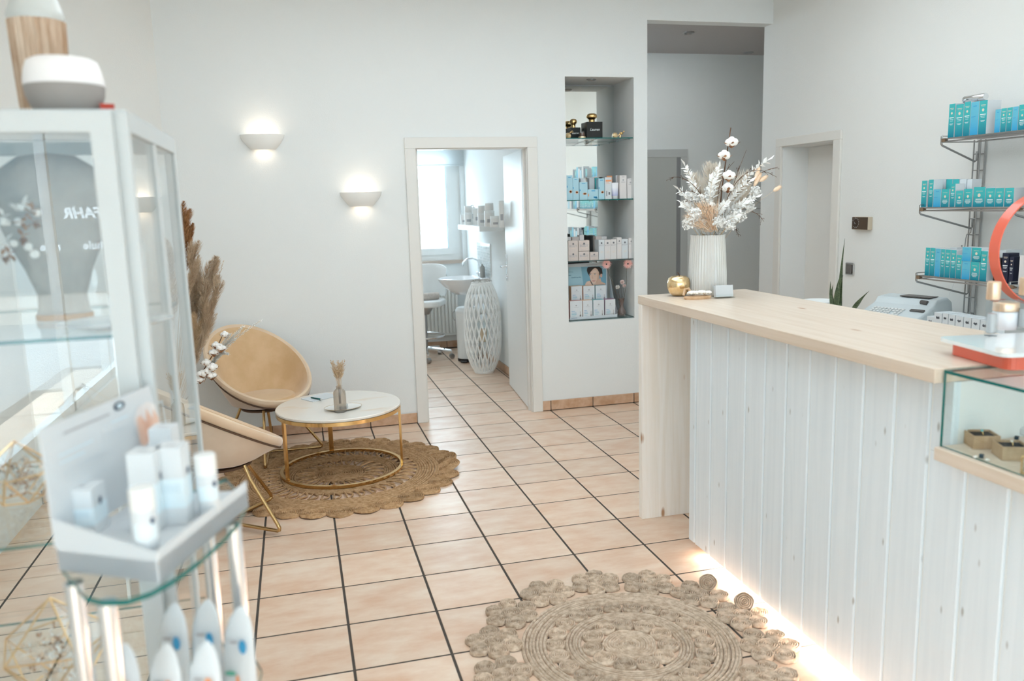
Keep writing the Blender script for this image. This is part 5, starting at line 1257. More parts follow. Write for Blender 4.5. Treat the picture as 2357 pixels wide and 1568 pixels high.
# ================================================================== TREATMENT ROOM
# radiator under the window
rad = empty('radiator', (1.35, 4.93, 0), label='white panel radiator under the treatment room window', cat='radiator')
rm = mat('radiator_white', (.78, .77, .73), .4)
b = MB(); b.box(-.45, .60, -.02, .03, .17, .76); b.build('back_panel', rm, rad)
for k in range(26):
    x = -.44+k*.0405; b = MB(); b.prism([(x, -.021), (x+.030, -.021), (x+.024, -.042), (x+.006, -.042)][::-1], .185, .745); b.build('rib', rm, rad)
b = MB(); b.box(-.455, .605, -.045, .035, .762, .776); b.build('top_grille', rm, rad); b = MB(); b.box(-.455, .605, -.043, .03, .160, .169); b.build('bottom_trim', rm, rad)
b = MB(); b.tube([(.62, -.01, .20), (.66, -.01, .20), (.66, .065, .20)], .009, 8); b.tube([(.61, -.01, .20), (.635, -.01, .20)], .016, 8); b.build('valve', steel_m, rad)
b = MB()
for x in (-.35, .5): b.box(x-.01, x+.01, .0305, .066, .3, .6)
b.build('wall_bracket', rm, rad)
# wash basin
wb = empty('wash_basin', (2.098, 4.15, 0), label='white ceramic wash basin with chrome tap on the right wall of the treatment room', cat='basin')
cer = mat('ceramic', (.82, .82, .82), .12, coat=.5)
BZ = .86
def bas(prof, n=32):
    b = MB(); vs = []
    for (s_, z) in prof:
        for i in range(n):
            a = 2*PI*i/n; rx = .25*(1 if math.cos(a) < 0 else .78); x = -.235+rx*math.cos(a)*s_; y = .24*math.sin(a)*s_; vs.append((min(-.002, x), y, z))
    b.add(vs, [(k*n+i, k*n+(i+1) % n, (k+1)*n+(i+1) % n, (k+1)*n+i) for k in range(len(prof)-1) for i in range(n)], 0, True); return b
bas([(.001, BZ-.17), (.35, BZ-.165), (.70, BZ-.10), (.95, BZ-.03), (1.0, BZ-.005), (.99, BZ), (.93, BZ+.002), (.90, BZ-.004), (.82, BZ-.05), (.6, BZ-.10), (.001, BZ-.12)]).build('bowl', cer, wb)
b = MB(); b.box(-.09, -.002, -.23, .23, BZ-.03, BZ+.004); bevel(b.build('deck', cer, wb), .01, 3)
b = MB(); b.tube([(-.05, 0, BZ+.004), (-.05, 0, BZ+.06), (-.055, 0, BZ+.13), (-.075, 0, BZ+.17), (-.12, 0, BZ+.19), (-.18, 0, BZ+.185), (-.22, 0, BZ+.15), (-.225, 0, BZ+.12)], .0095, 10); b.build('spout', chrome_m, wb)
b = MB(); b.lathe([(.022, BZ+.004), (.022, BZ+.035), (.016, BZ+.05)], 16, M=Matrix.Translation((-.05, 0, 0)))
for s_ in (-1, 1): b.tube([(-.05, 0, BZ+.03), (-.055, s_*.05, BZ+.035)], .009, 8); b.sphere((-.057, s_*.062, BZ+.037), .018, 8, 6)
b.build('tap_body', chrome_m, wb)
b = MB(); b.tube([(-.17, 0, BZ-.17), (-.17, 0, BZ-.30), (-.165, 0, BZ-.36), (-.10, 0, BZ-.38), (-.005, 0, BZ-.36)], .018, 10); b.build('drain', steel_m, wb)
b = MB(); b.lathe([(.026, 0), (.027, .003), (.027, .10), (.018, .115), (.008, .12), (.008, .135)], 20); o = b.build('soap_bottle', mat('soap_grey', (.33, .32, .30), .5), None, (2.045, 4.02, BZ+.0045), label='grey soap dispenser bottle on the edge of the wash basin', cat='bottle')
b = MB(); b.tube([(0, 0, .1355), (0, 0, .155), (-.03, 0, .157)], .004, 6); b.build('pump', chrome_m, o)
# mosaic splashback: every tile its own piece
ms_ = MB(); ms_.box(2.090, 2.0995, 3.84, 4.42, .885, 1.205)
sp = ms_.build('mosaic_splashback', grout_m if False else white_m, None, label='pale mosaic splashback above the wash basin', cat='splashback')
mm = MB(); mm.cbox(-.0035, 0, -.0175, .0175, -.0125, .0125, .001); mmm = mm.mesh('mosaic_tile', mat('mosaic_glaze', (.60, .66, .66), .12, var=(.82, .85, .84), vscale=30, rand=.12, coat=.5))
for r_ in range(11):
    for c_ in range(15):
        link('tile', mmm, sp, (2.0899, 3.862+c_*.0385, .903+r_*.0283))
# floating shelf with products
p1 = onx(1106, 521, 1.90)
SH = (1.865, 2.098, 3.28, 4.28, 1.345, 1.392)
b = MB(); b.box(*SH); shf = b.build('floating_shelf', white_m, None, label='thick white floating shelf on the right wall of the treatment room', cat='shelf'); bevel(shf, .003)
prodm = mat('product_white', (.80, .79, .77), .4)
def prod(x, y, r, h, label, pump=False, k=0):
    o = empty('product_jar' if not pump else 'pump_bottle', (x, y, SH[5]+.0005), label=label, cat='jar' if not pump else 'bottle')
    b = MB(); b.lathe([(r*.96, 0), (r, .003), (r, h*.93 if not pump else h*.78), (r*.94, h if not pump else h*.84)], 22); b.build('body', prodm, o)
    if pump:
        b = MB(); b.lathe([(r*.5, h*.84), (r*.5, h*.90), (.004, h*.91), (.004, h*.98)], 12); b.tube([(0, 0, h*.98), (0, 0, h), (-.03, -.015, h)], .005, 6); b.build('pump', prodm, o)
    else:
        b = MB(); b.lathe([(r*1.01, h), (r*1.01, h+.018), (0, h+.019)], 22); b.build('lid', white_m, o)
    b = MB(); vs = []
    for i in range(7): a = -PI*.72+i*.18; vs += [(r*1.006*math.cos(a), r*1.006*math.sin(a), h*.30), (r*1.006*math.cos(a), r*1.006*math.sin(a), h*.55)]
    b.add(vs, [(i*2, i*2+2, i*2+3, i*2+1) for i in range(6)], 0, True); b.build('label_print', inkgr_m, o)
PY_ = []
for k, (x, y, r, h, pu, lb) in enumerate(((1.935, 3.36, .022, .20, False, 'tall slim white tube bottle at the near end of the floating shelf'),
    (1.915, 3.50, .042, .075, False, 'white jar right of the centre on the floating shelf'), (1.905, 3.64, .045, .12, False, 'white tub with round lid in the middle of the floating shelf'), (2.0, 3.62, .04, .17, True, 'white pump bottle behind the middle jars of the floating shelf'),
    (1.905, 3.80, .04, .10, False, 'white jar left of the centre on the floating shelf'), (1.91, 3.95, .035, .19, True, 'taller white pump bottle left of the centre of the floating shelf'), (1.905, 4.08, .04, .10, False, 'white jar second from the far end of the floating shelf'), (1.905, 4.20, .038, .08, False, 'small white jar at the far end of the floating shelf'), (2.02, 3.80, .045, .14, False, 'white tub against the wall on the floating shelf'))):
    X_ = (2.0 if pu or k == 8 else 1.925); y = onx((1155, 1140, 1127, 1118, 1110, 1091, 1079, 1069, 1100)[k], 515, X_).y; PY_.append((X_, y)); prod(X_, min(4.25, y), r, h, lb, pu, k)
for k, y in enumerate((PY_[2][1], PY_[4][1], PY_[6][1])):
    h0 = (.12, .10, .10)[k]+.0195
    o = empty('product_jar', (1.925, y, SH[5]+h0+.001), label='white jar stacked on the %s one of the floating shelf jars' % ('middle', 'left of centre', 'far')[k], cat='jar')
    b = MB(); b.lathe([(.036, 0), (.038, .003), (.038, .05)], 22); b.build('body', prodm, o); b = MB(); b.lathe([(.0385, .0505), (.0385, .064), (0, .065)], 22, cap0=False); b.build('lid', white_m, o)
# wicker floor lantern
LX, LY = 1.915, 3.50
lan = empty('wicker_lantern', (LX, LY, .001), label='tall white lattice wicker lantern behind the open treatment room door', cat='lantern')
wk = mat('white_wicker', (.86, .86, .84), .7, var=(.92, .92, .90), vscale=30)
LH = .87
def lr(t): return .095 + .085*math.sin(PI*min(1, max(0, (t*.94+.03))))**.55 if 0 < t < 1 else .10
def lprof(t):
    z = .02+t*(LH-.04); return z, (.090+(.172-.090)*(1-abs(2*t-1)**3.0))
for s_ in (1, -1):
    for k in range(22):
        pts = []
        for i in range(17):
            t = i/16; z, r = lprof(t); a = 2*PI*k/22 + s_*1.25*t; pts.append(((r-.002*s_)*math.cos(a), (r-.002*s_)*math.sin(a), z))
        b = MB(); b.tube(pts, .0068, 5); b.build('cane_strand', wk, lan)
for z, r in ((.006, .088), (.018, .092), (LH-.022, .092), (LH-.008, .088)):
    b = MB(); b.tube([(r*math.cos(a), r*math.sin(a), z) for a in frange(0, 2*PI, 37)[:-1]], .008, 7, closed=True); b.build('rim_cane', wk, lan)
b = MB(); b.lathe([(0, .012), (.084, .012), (.084, .020), (0, .020)], 24, cap0=False); b.build('base_disc', wk, lan)
b = MB(); b.lathe([(.055, .3), (.057, .3), (.057, .5), (.055, .5), (.055, .3)], 24, cap0=False, cap1=False); b.lathe([(0, .295), (.055, .295), (.055, .30)], 24, cap0=False)
b.build('candle_glass', glass_m, lan); b = MB(); b.lathe([(0, .3005), (.035, .3005), (.035, .42), (0, .422)], 20, cap0=False); b.build('candle', mat('wax', (.78, .58, .40), .5), lan)
b = MB()
for a in (0, 2.1, 4.2): b.tube([(.05*math.cos(a), .05*math.sin(a), .021), (.05*math.cos(a), .05*math.sin(a), .295)], .003, 5)
b.build('candle_support', steel_m, lan)
b = MB()
for k in range(9): a = k*.7; b.tube(bez((.09*math.cos(a), .09*math.sin(a), LH), (.05*math.cos(a), .05*math.sin(a), LH+.03), (.1*math.cos(a+1), .1*math.sin(a+1), LH+.005), 6), .003, 5)
b.build('twisted_handle', mat('grey_cane', (.45, .42, .38), .8), lan)
# swivel stool with towel
stl = empty('swivel_stool', (1.50, 4.42, .001), label='white leatherette swivel stool with backrest and chrome castors', cat='stool')
lea = mat('leatherette', (.80, .81, .80), .3, coat=.2); 
b = MB(); b.prism([(x-.21, y-.20) for x, y in rr(.42, .40, .12, 8)], .50, .56); bevel(b.build('seat', lea, stl), .02, 4)
vs = []; b = MB(); NN = 12
for i in range(NN+1):
    u = -1+2*i/NN; x = .215*u; y = .22+.03-.09*u*u
    for (dy, z) in ((-.02, .58), (-.025, .62), (-.02, .84), (-.005, .875), (.018, .875), (.03, .84), (.03, .60), (.018, .58)): vs.append((x*(1 if z > .6 else .9), y+dy, z-(.035*u**4 if z > .8 else 0)))
b.add(vs, [(i*8+k, (i+1)*8+k, (i+1)*8+(k+1) % 8, i*8+(k+1) % 8) for i in range(NN) for k in range(8)]+[tuple(range(8)), tuple(NN*8+k for k in range(7, -1, -1))], 0, True); bk = b.build('backrest', lea, stl); 
b = MB(); b.tube([(0, .05, .485), (0, .22, .49), (0, .285, .54), (0, .275, .66)], .014, 8); b.build('back_arm', steel_m, stl)
b = MB(); b.lathe([(.05, .42), (.10, .485), (.10, .498)], 18); b.build('seat_mount', steel_m, stl)
b = MB(); b.tube([(0, 0, .09), (0, 0, .42)], .025, 14); b.build('gas_column', steel_m, stl)
b = MB(); b.tube([(.20*math.cos(a), .20*math.sin(a), .22) for a in frange(0, 2*PI, 33)[:-1]], .010, 8, closed=True)
for a in (0, 2.09, 4.19): b.tube([(.02*math.cos(a), .02*math.sin(a), .19), (.2*math.cos(a), .2*math.sin(a), .22)], .007, 6)
b.build('foot_ring', chrome_m, stl)
for k in range(5):
    a = 2*PI*k/5+.05; d = Vector((math.cos(a), math.sin(a), 0)); b = MB(); b.tube([d*.02+Vector((0, 0, .10)), d*.27+Vector((0, 0, .075))], [.018, .012], 8); b.tube([d*.27+Vector((0, 0, .078)), d*.27+Vector((0, 0, .045))], .008, 6); l_ = b.build('base_leg', chrome_m, stl)
    b = MB(); b.lathe([(.006, -.022), (.024, -.02), (.026, -.012), (.026, .012), (.024, .02), (.006, .022)], 16, M=Matrix.Translation(d*.275+Vector((0, 0, .0265))) @ Matrix.Rotation(a+.6, 4, 'Z') @ Matrix.Rotation(PI/2, 4, 'X')); b.build('castor', steel_m, l_)
stl.rotation_euler.z = math.radians(-25); stl.scale = (1, 1, 1.12)
# rolled towel on the seat
tw_ = MB(); 
for k in range(24): pass
M_ = Matrix.Translation((1.53, 4.36, .6295+.037)) @ Matrix.Rotation(math.radians(8), 4, 'Z') @ Matrix.Rotation(PI/2, 4, 'Y')
tw_.lathe([(.010, -.118), (.022, -.121), (.024, -.116), (.032, -.121), (.036, -.115), (.037, .115), (.032, .121), (.024, .116), (.022, .121), (.010, .118)], 24, M=M_)
tw_.build('rolled_towel', mat('towel_taupe', (.50, .44, .39), .95, var=(.60, .54, .49), vscale=60, bump=.6, bscale=300), None, label='rolled taupe towel lying on the seat of the stool', cat='towel')
# pedal bin
bn = empty('pedal_bin', (1.90, 4.16, .001), label='white pedal bin under the wash basin', cat='bin')
b = MB(); b.lathe([(.105, .03), (.11, .035), (.118, .50), (.12, .51)], 28); b.build('bin_body', white_m, bn)
b = MB(); b.lathe([(.121, .511), (.121, .53), (.10, .555), (0, .562)], 28, cap0=False); b.build('bin_lid', white_m, bn)
b = MB(); b.lathe([(.108, 0), (.112, .004), (.112, .029)], 28); b.build('bin_foot', black_m, bn); b = MB(); b.cbox(-.035, .035, -.165, -.105, .005, .02, .004); b.build('pedal', black_m, bn)
b = MB(); b.tube([(-.121, -.03, .42), (-.14, -.03, .44), (-.14, -.03, .50), (-.121, -.03, .52)], .005, 6); b.build('handle', steel_m, bn)
bn.rotation_euler.z = math.radians(-30)
# glass vase with dried stems on the sill
wv = Vector((1.46, 5.01, .9855)); b = MB(); b.lathe([(.045, 0), (.05, .004), (.052, .14), (.05, .15), (.047, .15), (.048, .01), (0, .006)], 28); b.build('glass_vase', glass_m, None, tuple(wv), label='clear glass vase on the treatment room window sill', cat='vase')
wf_ = empty('dried_stem_bunch', (wv.x, wv.y, wv.z+.012), label='pale dried stems in the clear vase on the window sill', cat='dried grass')
for k in range(12):
    a = k*.9; q = .05+.09*((k*7) % 5)/5; h = .26+.03*(k % 6); pts = bez((0, 0, 0), (q*.2*math.cos(a), q*.1*math.sin(a), h*.5), (q*math.cos(a), q*.4*math.sin(a), h), 6)
    stem(wf_, pts, .0018, pale_plume_m, 'stalk', 4); plume(wf_, pts[3], pts[-1], .02, 60, pale_plume_m, seed=200+k, name='ear')
plume(wf_, Vector((.05, -.01, .20)), Vector((.15, -.01, .36)), .012, 240, pale_plume_m, seed=230)
# ================================================================== GLASS CABINET
CX0, CX1, CY0, CY1, CT = -.735, .0, -2.53, -1.965, 1.75
cab = empty('glass_cabinet', ((CX0+CX1)/2, (CY0+CY1)/2, 0), label='tall white framed glass cabinet at the left of the photo', cat='cabinet')
def cb(mb, nm, mt, **kw):
    o = mb.build(nm, mt, cab, **kw); o.location = -cab.location; return o
fw = .028
b = MB()
for x0, x1, y0, y1 in ((CX1-.022, CX1, CY0, CY0+.022), (CX0, CX0+.022, CY0, CY0+.022), (CX1-.022, CX1, CY1-.022, CY1), (CX0, CX0+.022, CY1-.022, CY1)): b.box(x0, x1, y0, y1, 0, CT)
for z0, z1 in ((CT-.032, CT), (0, .075)):
    b.box(CX0+.022, CX1-.022, CY1-.022, CY1, z0, z1); b.box(CX0, CX0+.022, CY0+.022, CY1-.022, z0, z1); b.box(CX1-.022, CX1, CY0+.022, CY1-.022, z0, z1)
b.box(CX0+.022, CX1-.022, CY0+.002, CY0+.022, 0, .06); b.box(CX0+.022, CX1-.022, CY0+.002, CY0+.022, CT-.012, CT)
b.box(CX1-.016, CX1-.001, -2.275, -2.245, .075, CT-.032)
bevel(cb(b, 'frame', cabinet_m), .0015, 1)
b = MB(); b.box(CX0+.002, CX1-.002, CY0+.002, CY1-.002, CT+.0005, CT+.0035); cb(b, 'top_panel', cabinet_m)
b = MB(); b.box(CX0+.0225, CX1-.0225, CY0+.0225, CY1-.0225, .055, .073); cb(b, 'bottom_panel', cabinet_m)
# door
d = MB(); dx0, dx1, dz0, dz1 = CX0+.002, CX1-.020, .065, CT-.001
SW = .033; d.box(dx0, dx0+SW, CY0-.020, CY0-.001, dz0, dz1); d.box(dx1-SW, dx1, CY0-.020, CY0-.001, dz0, dz1); d.box(dx0+SW, dx1-SW, CY0-.020, CY0-.001, dz1-SW, dz1); d.box(dx0+SW, dx1-SW, CY0-.020, CY0-.001, dz0, dz0+.04)
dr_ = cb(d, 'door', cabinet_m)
g = MB(); g.box(dx0+SW, dx1-SW, CY0-.012, CY0-.008, dz0+.04, dz1-SW); q = g.build('pane', glass('cabinet_glass', (.97, .985, .985), boost=.075), dr_)
cgl = MATS['cabinet_glass']
for (nm, x0, x1, y0, y1) in (('side_pane', CX1-.008, CX1-.005, CY0+.022, -2.275), ('side_pane', CX1-.008, CX1-.005, -2.245, CY1-.022), ('side_pane', CX0+.005, CX0+.008, CY0+.022, CY1-.022), ('rear_pane', CX0+.022, CX1-.022, CY1-.010, CY1-.007)):
    b = MB(); b.box(x0, x1, y0, y1, .075, CT-.032); cb(b, nm, cgl)
# shelf rails and glass shelves
for x in (CX0+.16, CX1-.16):
    b = MB(); b.box(x-.009, x+.009, CY1-.030, CY1-.022, .08, CT-.04); rl = cb(b, 'shelf_rail', chrome_m)
CS = (1.385, 1.03, .66, .32)
for z in CS[:4]:
    b = MB(); b.box(CX0+.024, CX1-.024, CY0+.03, CY1-.032, z-.006, z, [0, 0, 1, 1, 1, 1]); cb(b, 'glass_shelf', [glass_case_m, edge_m])
# on top: aroma diffuser bowl and the ribbed vase
p = onz(182, 250, CT+.004); dfz = Vector((-.118, -2.39, CT+.004))
o = empty('aroma_diffuser', tuple(dfz), label='round diffuser with white upper half and grey base on top of the glass cabinet', cat='diffuser')
r_ = .0635
b = MB(); b.lathe([(.034, 0), (.042, .003), (.055, .018), (.062, .036), (r_, .052)], 40, cap1=False); b.build('lower_bowl', mat('taupe_grey', (.34, .31, .29), .7), o)
b = MB(); b.lathe([(r_, .0525), (.0632, .062), (.060, .080), (.055, .093), (.046, .098), (.020, .099), (0, .097)], 40, cap0=False); b.build('upper_cover', mat('milky_cover', (.86, .84, .84), .5), o)
vb = MB(); vp = ony(107, 250, -2.12); vp.z = CT+.004
vb.lathe([(.040, 0), (.043, .006), (.0495, .212), (.053, .222), (.050, .232), (.040, .262), (.0335, .285), (.0335, .335), (.030, .335), (.030, .28)], 80, cap1=False)
vo = vb.build('tall_vase', [mat('vase_glaze', (.56, .58, .56), .35, coat=.3)], None, tuple(vp), label='tall vase with wooden ribs and grey neck on top of the glass cabinet', cat='vase')
b = MB(); b.lathe([(.0445, .004), (.051, .213)], 96, rib=.03, ribn=32, cap0=False, cap1=False); b.build('ribbed_wood', mat('ribbed_wood', (.36, .22, .13), .7, var=(.66, .52, .40), vscale=60, stretch=(1, 1, .1)), vo)
b = MB(); b.tube([(.034*math.cos(a), .034*math.sin(a), .334) for a in frange(0, 2*PI, 33)[:-1]], .002, 6, closed=True); b.build('brown_rim', mat('brown_rim', (.33, .15, .08), .5), vo)
tg = empty('pampas_bunch', (vp.x, vp.y, vp.z+.25), label='beige pampas stems rising from the tall vase on the cabinet', cat='dried grass')
for k in range(7):
    a = k*.9; e = Vector((.06*math.cos(a), .06*math.sin(a), .30+.02*k)); stem(tg, bez((0, 0, .0), (0, 0, .1), e*.8, 6), .0018, straw_m, 'stalk', 4); plume(tg, Vector((e.x*.3, e.y*.3, .09)), e, .035, 300, pampas_m, seed=300+k)
b = MB(); b.tube([(-.36, -2.30, CT+.011), (-.20, -2.26, CT+.011), (-.165, -2.24, CT+.011)], .005, 6); b.build('white_cable', white_m, None, label='white cable lying on the cabinet top beside the diffuser', cat='cable')
b = MB(); M_ = Matrix.Translation((-.052, -2.41, CT+.0042)) @ Matrix.Rotation(.5, 4, 'Z'); b.prism([(-.01, 0), (.014, 0), (.004, .012)], 0, .022, M=M_); b.build('red_glass_block', mat('red_glass', (.45, .04, .02), .1), None, label='small red glass block at the cabinet edge beside the diffuser', cat='ornament')
# inside: grey felt bust vase with dried flowers
z = CS[0]
gv_ = empty('paper_wrap_bouquet', (-.20, -2.23, z+.0005), label='bouquet in a broad grey paper wrap on the upper glass shelf of the cabinet', cat='bouquet')
felt = mat('grey_paper', (.40, .37, .34), .9, var=(.48, .45, .41), vscale=9, bump=.2, bscale=20)
b = MB(); b.lathe([(.050, 0), (.050, .012), (.046, .02), (.044, .05), (.060, .10), (.082, .15), (.098, .20), (.100, .25), (.085, .29), (.05, .315), (.01, .32), (.01, .30), (.05, .29), (.075, .25)], 32, sy=.62, cap1=False); b.build('wrap', felt, gv_)
b = MB(); b.lathe([(.0515, .001), (.0515, .012), (.049, .013)], 28, sy=.66); b.build('foot_band', mat('cork_band', (.50, .30, .16), .8), gv_)
R3 = random.Random(5)
for k in range(26):
    a = R3.uniform(-.9, .9); p = Vector((-.05+R3.uniform(-.07, .06), -.07-R3.uniform(0, .02), .17+R3.uniform(-.04, .06))); b = MB()
    if k % 2: b.sphere(p, R3.uniform(.004, .009), 8, 6); b.build('dried_bloom', cotton_m, gv_)
    else:
        for j in range(6): leaflet(b, p, Vector((R3.uniform(-1, 1), -.6, R3.uniform(-1, 1))), (0, 0, 1), .022, .008)
        b.build('dried_leaf_spray', brown_plume_m if k % 4 else white_leaf_m, gv_)
pl_ = MB(); pl_.lathe([(0, 0), (.06, 0), (.095, .012), (.097, .012), (.06, .004), (0, .004)], 36, cap0=False); pl_.build('white_dish', plate_m, None, (-.075, -2.40, z+.0006), label='shallow white dish on the upper glass shelf inside the cabinet', cat='dish')
# gold wire terrariums
gw = mat('terrarium_gold', (.78, .52, .25), .3, 1.0)
def terrarium(c, s_, label, rot):
    o = empty('wire_terrarium', tuple(c), rot, label=label, cat='terrarium')
    top = Vector((0, 0, 1.45*s_)); bot = [Vector((.45*s_*math.cos(a), .45*s_*math.sin(a), .004)) for a in frange(0, 2*PI, 6)[:-1]]; mid = [Vector((.85*s_*math.cos(a+.63), .85*s_*math.sin(a+.63), .72*s_)) for a in frange(0, 2*PI, 6)[:-1]]
    b = MB()
    for k in range(5):
        for u, v in ((bot[k], bot[(k+1) % 5]), (bot[k], mid[k]), (bot[k], mid[k-1]), (mid[k], mid[(k+1) % 5]), (mid[k], top)): b.tube([u, v], .0022, 5)
    b.build('wire_frame', gw, o)
    b = MB()
    for k in range(5): b.poly([mid[k]*.995, mid[(k+1) % 5]*.995, top*.995]); b.poly([bot[k]*.995, mid[k]*.995, mid[k-1]*.995])
    b.build('glass_facets', cgl, o)
    R_ = random.Random(int(s_*1e4)); b = MB()
    for k in range(60):
        a = R_.uniform(0, 6.28); q = R_.uniform(0, .5)*s_; p = Vector((q*math.cos(a), q*math.sin(a), .008+R_.uniform(.1, .75)*s_)); b.sphere(p, R_.uniform(.002, .006), 6, 4, mi=R_.randrange(3))
        for j in range(3): leaflet(b, p, Vector((R_.uniform(-1, 1), R_.uniform(-1, 1), R_.uniform(-.3, 1))), (0, 0, 1), .016, .006, R_.randrange(3))
    b.build('dried_blooms', [white_leaf_m, brown_plume_m, peach_m], o, kind='stuff')
def inside(px, py, y, z): v = ony(px, py, y); return Vector((v.x, y, z+.0008))
terrarium(inside(50, 1150, -2.25, CS[1]), .085, 'gold wire terrarium with dried blooms on the middle cabinet shelf', .3)
terrarium(inside(120, 1420, -2.30, CS[2]), .125, 'larger diamond shaped gold terrarium on the lower cabinet shelf', .9)
terrarium(inside(190, 1110, -2.12, CS[1]), .05, 'small gold wire terrarium at the rear of the middle cabinet shelf', 0)
for k in range(3):
    b = MB(); M_ = Matrix.Translation((-.16+.035*k, -2.06+.012*k, CS[1]+.001)) @ Matrix.Rotation(.5, 4, 'Z') @ Matrix.Rotation(-.18, 4, 'X'); b.box(-.03, .03, -.001, .001, 0, .13, M=M_)
    o = b.build('photo_card', paper_m, None, label='%s of the three leaning photo cards inside the cabinet' % ('rearmost', 'middle', 'foremost')[k], cat='card')
    b = MB(); b.poly([M_ @ Vector(q) for q in ((-.026, -.0016, .012), (.026, -.0016, .012), (.026, -.0016, .122), (-.026, -.0016, .122))]); b.build('photo', mat('photo_%d' % k, ((.05, .14, .18), (.10, .32, .38), (.42, .34, .26))[k], .4, var=((.5, .45, .4), (.6, .7, .7), (.2, .16, .12))[k], vscale=45), o)
# dried flower heap on the lowest shelf
hb = MB(); R4 = random.Random(9)
for k in range(420):
    p = Vector((CX1-.06-R4.random()*.28, -2.46+R4.random()*.4, CS[3]+.006+R4.random()**2*.10)); hb.sphere(p, R4.uniform(.003, .008), 5, 4, mi=k % 3)
    leaflet(hb, p, Vector((R4.uniform(-1, 1), R4.uniform(-1, 1), R4.uniform(0, 1))), (0, 0, 1), .03, .009, k % 3)
hb.build('dried_flower_garland', [white_leaf_m, brown_plume_m, straw_m], None, label='garland of dried brown and white blooms at the bottom of the cabinet', cat='garland', kind='stuff')

# ================================================================== GLASS DISPLAY STAND IN THE FOREGROUND
Z0 = 1.10
A_, B_, C_ = onz(136, 1308, Z0), onz(366, 1337, Z0), onz(572, 1163, Z0)
e1 = (C_-B_); e2 = (A_-B_); L1, L2 = e1.length, e2.length
st = empty('display_stand', (B_.x, B_.y, 0), label='quarter round glass display stand on chrome tubes in the foreground', cat='display stand')
def sp_(mb, nm, mt): o = mb.build(nm, mt, st); o.location = (-B_.x, -B_.y, 0); return o
# plate outline: rounded front from the left end to the right end, straight sides at the rear
arc_ = [onz(x, y, Z0) for x, y in ((196, 1366), (235, 1376), (290, 1374), (345, 1356), (400, 1326), (460, 1282), (510, 1238), (548, 1196), (570, 1152))]
rear_ = [onz(520, 1095, Z0), Vector((arc_[0].x+.02, -2.575, 0)), onz(140, 1300, Z0)]
outl = [(q.x, q.y) for q in arc_+rear_]
SPZ = .785
for z in (Z0-.010, SPZ-.006, .40, .08):
    b = MB(); b.prism(outl, z-.002, z+.006, mi=0, side=1); sp_(b, 'glass_plate', [glass('stand_glass', (.95, .975, .97)) if 'stand_glass' not in MATS else MATS['stand_glass'], edge_m])
for px_, py_ in ((168, 1322), (243, 1364), (536, 1188), (470, 1130)):
    tq = onz(px_, py_, Z0); x, y = tq.x, tq.y
    for z0, z1 in ((0, .078), (.0862, .398), (.4062, SPZ-.0082), (SPZ+.0002, Z0-.0122)):
        b = MB(); b.tube([(x, y, z0), (x, y, z1)], .0125, 18); sp_(b, 'chrome_tube', chrome_m)
